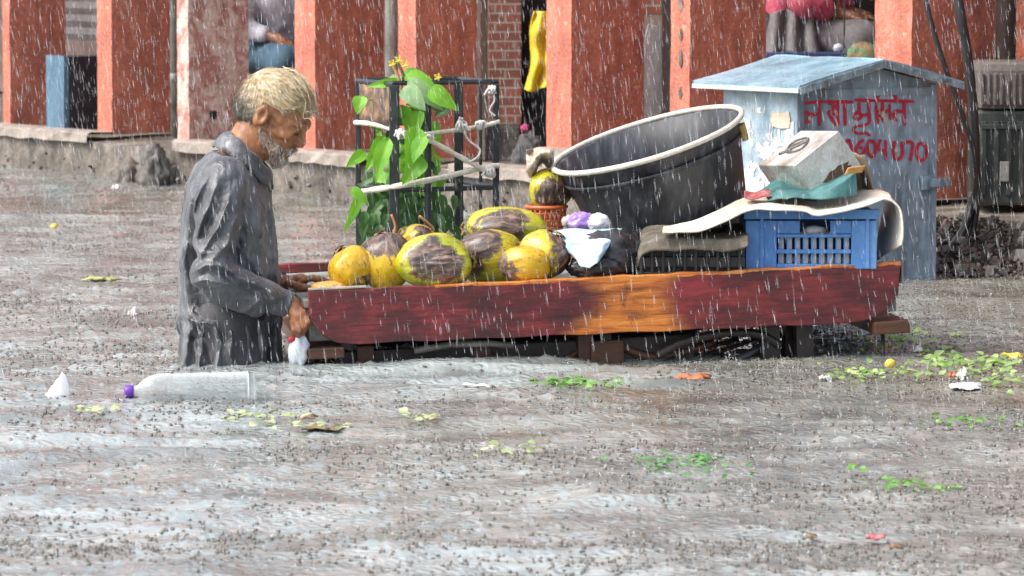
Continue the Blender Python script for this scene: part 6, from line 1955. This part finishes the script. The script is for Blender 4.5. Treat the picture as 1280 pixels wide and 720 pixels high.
for k, a in enumerate([
    (593, 486, 42, .05, .008, PAPW, 'paper_scrap', 'flat white paper scrap afloat in front of the middle of the handcart', 'scrap'),
    (630, 490, 26, .03, .004, PAPW, 'paper_scrap', 'thin white paper sliver right of the larger white paper scrap', 'scrap'),
    (865, 474, 46, .05, .009, PAPO, 'card_scrap', 'orange-brown card scrap afloat in front of the right end of the handcart', 'scrap'),
    (1113, 457, 14, .016, .014, PAPY, 'yellow_fruit', 'small round yellow fruit afloat right of the handcart', 'fruit'),
    (1207, 484, 44, .05, .007, PAPW, 'food_carton', 'flattened white food carton afloat among the greens on the right', 'carton'),
    (1203, 473, 16, .03, .016, PAPW, 'paper_scrap', 'crumpled white paper on the flattened carton', 'scrap'),
    (1190, 472, 12, .02, .010, PAPO, 'card_scrap', 'tiny orange scrap left of the crumpled white paper', 'scrap'),
    (1148, 441, 12, .02, .012, PAPW, 'paper_scrap', 'small white scrap afloat behind the yellow fruit', 'scrap'),
    (1032, 475, 16, .025, .009, PAPW, 'paper_scrap', 'small white scrap afloat below the right end of the handcart', 'scrap'),
    (1265, 448, 34, .03, .009, PAPY, 'yellow_peel', 'long yellow peel afloat at the right edge', 'peel'),
    (1095, 673, 24, .018, .006, PAPP, 'pink_scrap', 'pink paper scrap afloat near the bottom right', 'scrap'),
    (1120, 685, 18, .014, .005, BRNP, 'brown_scrap', 'tan scrap right of the pink paper scrap', 'scrap'),
    (1014, 671, 14, .012, .005, BRNP, 'brown_scrap', 'tan scrap left of the pink paper scrap', 'scrap'),
    (166, 396, 16, .04, .016, PAPW, 'paper_scrap', 'small white lump afloat left of the old man\'s waist', 'scrap'),
    (68, 284, 10, .03, .012, PAPY, 'yellow_fruit', 'small yellow fruit afloat far left near the footpath', 'fruit'),
    (146, 237, 12, .03, .014, PAPW, 'paper_scrap', 'white scrap afloat far back by the footpath', 'scrap'),
    (125, 351, 46, .04, .009, mat('pale_green_leaf_stalk', [(.30, .34, .10), (.5, .5, .2)], 14, .5), 'leaf_stalk', 'pale green leaf stalk afloat left of the old man', 'leaf'),
    (405, 536, 50, .03, .006, BRNP, 'brown_scrap', 'long tan husk strip afloat right of the bottle', 'scrap'),
    (385, 522, 22, .025, .006, BRNP, 'brown_scrap', 'short brown husk strip afloat behind the long tan one', 'scrap')]):
    raft(*a, seed=k + 1)
# shreds of greens drifting on the water
def greens(clusters, m, lab, nm):
    mb = MB()
    for (cx_, cy_, sx_, sy_, n, sz) in clusters:
        for k in range(n):
            c = W(random.gauss(cx_, sx_), random.gauss(cy_, sy_), .006 + random.random() * .012)
            a = random.random() * 6.28
            leaf(mb, c, Vector((math.cos(a), math.sin(a), random.uniform(.0, .55))), Vector((random.uniform(-.5, .5), random.uniform(-.8, .2), 1)), random.uniform(.5, 1.2) * sz, random.uniform(.18, .4) * sz, random.uniform(.1, .5), random.uniform(0, .5))
    c = W(clusters[0][0], clusters[0][1])
    return tag(mb.build(nm, m, loc=c), lab, 'leaf litter', kind='stuff')
greens([(712, 478, 20, 3, 60, .030), (765, 480, 16, 2, 18, .024)], LEAFW, 'bright green leaf shreds drifting in front of the handcart', 'leaf_litter')
greens([(1140, 422, 40, 7, 70, .030), (1080, 428, 26, 5, 30, .026), (1180, 446, 16, 7, 50, .032), (1205, 462, 46, 7, 60, .03), (1245, 452, 26, 4, 40, .032), (1095, 467, 30, 5, 40, .026), (1060, 466, 18, 4, 22, .024), (1262, 478, 22, 5, 20, .03)], leaf_mat('yellowish_leaf', (.13, .27, .05), (.34, .42, .17), .2), 'pale green cabbage leaf litter drifting right of the handcart', 'leaf_litter')
greens([(860, 580, 44, 6, 44, .022), (806, 575, 10, 3, 14, .024), (878, 571, 7, 2, 10, .03)], leaf_mat('mid_leaf', (.05, .17, .05), (.13, .30, .10), .2), 'small green leaf shreds drifting in the middle foreground', 'leaf_litter')
greens([(1118, 604, 14, 3, 20, .024), (1175, 610, 18, 3, 12, .022), (1145, 603, 8, 3, 8, .022), (1215, 527, 34, 6, 34, .026), (1066, 586, 7, 2, 7, .022)], LEAFW, 'green leaf shreds drifting in the right foreground', 'leaf_litter')
greens([(520, 520, 14, 3, 12, .03), (390, 535, 30, 4, 12, .03), (640, 560, 40, 4, 14, .03), (120, 512, 16, 3, 14, .028), (330, 520, 26, 5, 22, .03)], leaf_mat('washed_leaf', (.28, .36, .14), (.48, .50, .30), .2), 'washed-out leaf scraps drifting in the left foreground', 'leaf_litter')
# brown specks of muck on the water
mb = MB()
for k in range(700):
    x, y = random.uniform(-60, 1340), random.uniform(225, 735)
    c = W(x, y, .006); s = random.uniform(.003, .010)
    a = random.random() * 6
    d = Vector((math.cos(a), math.sin(a), 0)) * s; e = Vector((-math.sin(a), math.cos(a), 0)) * s * random.uniform(.3, .8)
    mb.add([c - d, c - e, c + d, c + e, c + Vector((0, 0, s * .6))], [(0, 1, 4), (1, 2, 4), (2, 3, 4), (3, 0, 4)])
tag(mb.build('floating_muck', mat('dark_muck', [(.06, .042, .026), (.15, .11, .07)], 18, .6), loc=(0, 12, 0), fix=False), 'brown specks of muck scattered over the flood water', 'muck', kind='stuff')

# ================================================================== RAIN
m, nt, b, out = new_mat('rain_water')
b.inputs['Base Color'].default_value = (.85, .88, .92, 1); b.inputs['Roughness'].default_value = .15
tr = nt.nodes.new('ShaderNodeBsdfTransparent'); mx = nt.nodes.new('ShaderNodeMixShader'); mx.inputs[0].default_value = .27
nt.links.new(tr.outputs[0], mx.inputs[1]); nt.links.new(b.outputs[0], mx.inputs[2]); nt.links.new(mx.outputs[0], out.inputs[0])
RAINM = m
NR = 34000
Yr = RNG.uniform(8.6, 21.0, NR); Xr = RNG.uniform(-1, 1, NR) * (.8 + .15 * Yr); Zr = RNG.uniform(.02, 1.9, NR)
C = np.stack([Xr, Yr, Zr], 1)
D = np.stack([.13 + RNG.normal(0, .06, NR), RNG.normal(0, .05, NR), -np.ones(NR)], 1)
tag(link_mesh('rain', spindles(C, D, RNG.uniform(.012, .046, NR), .0005 + .0010 * RNG.random(NR) ** 3), RAINM), 'heavy rain falling over the whole flooded street', 'rain', kind='stuff')
# splash spikes and thrown-up lumps of water where the drops strike
def splash_cloud(n, hmin, hmax, rmin, rmax, lean, z0, clump=False):
    Ys = 7.6 + 13.4 * RNG.random(n) ** 1.15; Xs = RNG.uniform(-1, 1, n) * (.3 + .135 * Ys)
    hgt = RNG.uniform(hmin, hmax, n)
    if clump:
        pp = np.stack([Xs * 1.1, Ys * 2.4, 0 * Xs], 1)
        dens = fbm(pp + 4, 3) + .35 * fbm(pp * 4.1, 2) + .24 * np.clip(Xs, -.6, 2) + .03 * (Ys - 10)
        keep = RNG.random(n) < np.clip((dens + .22) * 1.5, .06, 1)
        Xs, Ys, hgt = Xs[keep], Ys[keep], hgt[keep]; n = len(Xs)
    zz = water_height(Xs, Ys)
    C = np.stack([Xs, Ys, zz + hgt * z0], 1)
    D = np.stack([RNG.normal(0, lean, n), RNG.normal(0, lean, n), np.ones(n)], 1)
    return spindles(C, D, hgt * 1.5, RNG.uniform(rmin, rmax, n))
tag(link_mesh('rain_splashes', splash_cloud(60000, .003, .0090, .0025, .0085, .6, .12, True), mat('muddy_splash_water', [(.065, .052, .040), (.19, .17, .145)], 9, .08, bump=0, spec=.7, fine=0)), 'muddy splashes thrown up where rain strikes the flood water', 'splashes', kind='stuff')
tag(link_mesh('rain_spray', splash_cloud(5200, .004, .010, .0010, .0026, .5, .8), RAINM), 'fine bright spray jumping off the flood water', 'spray', kind='stuff')

# ================================================================== LIGHT
w = bpy.data.worlds.new('World'); scene.world = w; w.use_nodes = True
nt = w.node_tree; nt.nodes.clear()
sky = nt.nodes.new('ShaderNodeTexSky'); sky.sky_type = 'NISHITA'; sky.sun_disc = False
SUN_EL, SUN_AZ = 58.0, -38.0        # azimuth from +Y towards +X of where the light comes from (behind-left of the camera is +-180)
sundir = Vector((-.85, -.36, 1.1)).normalized()
el = math.asin(sundir.z); azim = math.atan2(sundir.x, sundir.y)
sky.sun_elevation = el; sky.sun_rotation = azim
sky.air_density = 1.0; sky.dust_density = 5.0; sky.ozone_density = 1.0
hs = nt.nodes.new('ShaderNodeHueSaturation'); hs.inputs['Saturation'].default_value = .58
bg = nt.nodes.new('ShaderNodeBackground'); bg.inputs[1].default_value = .15
wo_ = nt.nodes.new('ShaderNodeOutputWorld')
nt.links.new(sky.outputs[0], hs.inputs['Color']); nt.links.new(hs.outputs[0], bg.inputs[0]); nt.links.new(bg.outputs[0], wo_.inputs[0])
sl = bpy.data.lights.new('sun', 'SUN'); sl.energy = 1.0; sl.angle = R(35); sl.color = (1.0, .97, .93)
so = bpy.data.objects.new('sun', sl); COL.objects.link(so)
so.rotation_euler = (-sundir).to_track_quat('-Z', 'Y').to_euler()
so.location = (0, 0, 12)

vs_ = scene.view_settings
vs_.view_transform = 'Standard'; vs_.look = 'None'; vs_.gamma = 1.0; vs_.use_curve_mapping = False
vs_.exposure = 1.2
scene.cycles.max_bounces = 8
scene.cycles.transparent_max_bounces = 24
scene.cycles.use_denoising = True
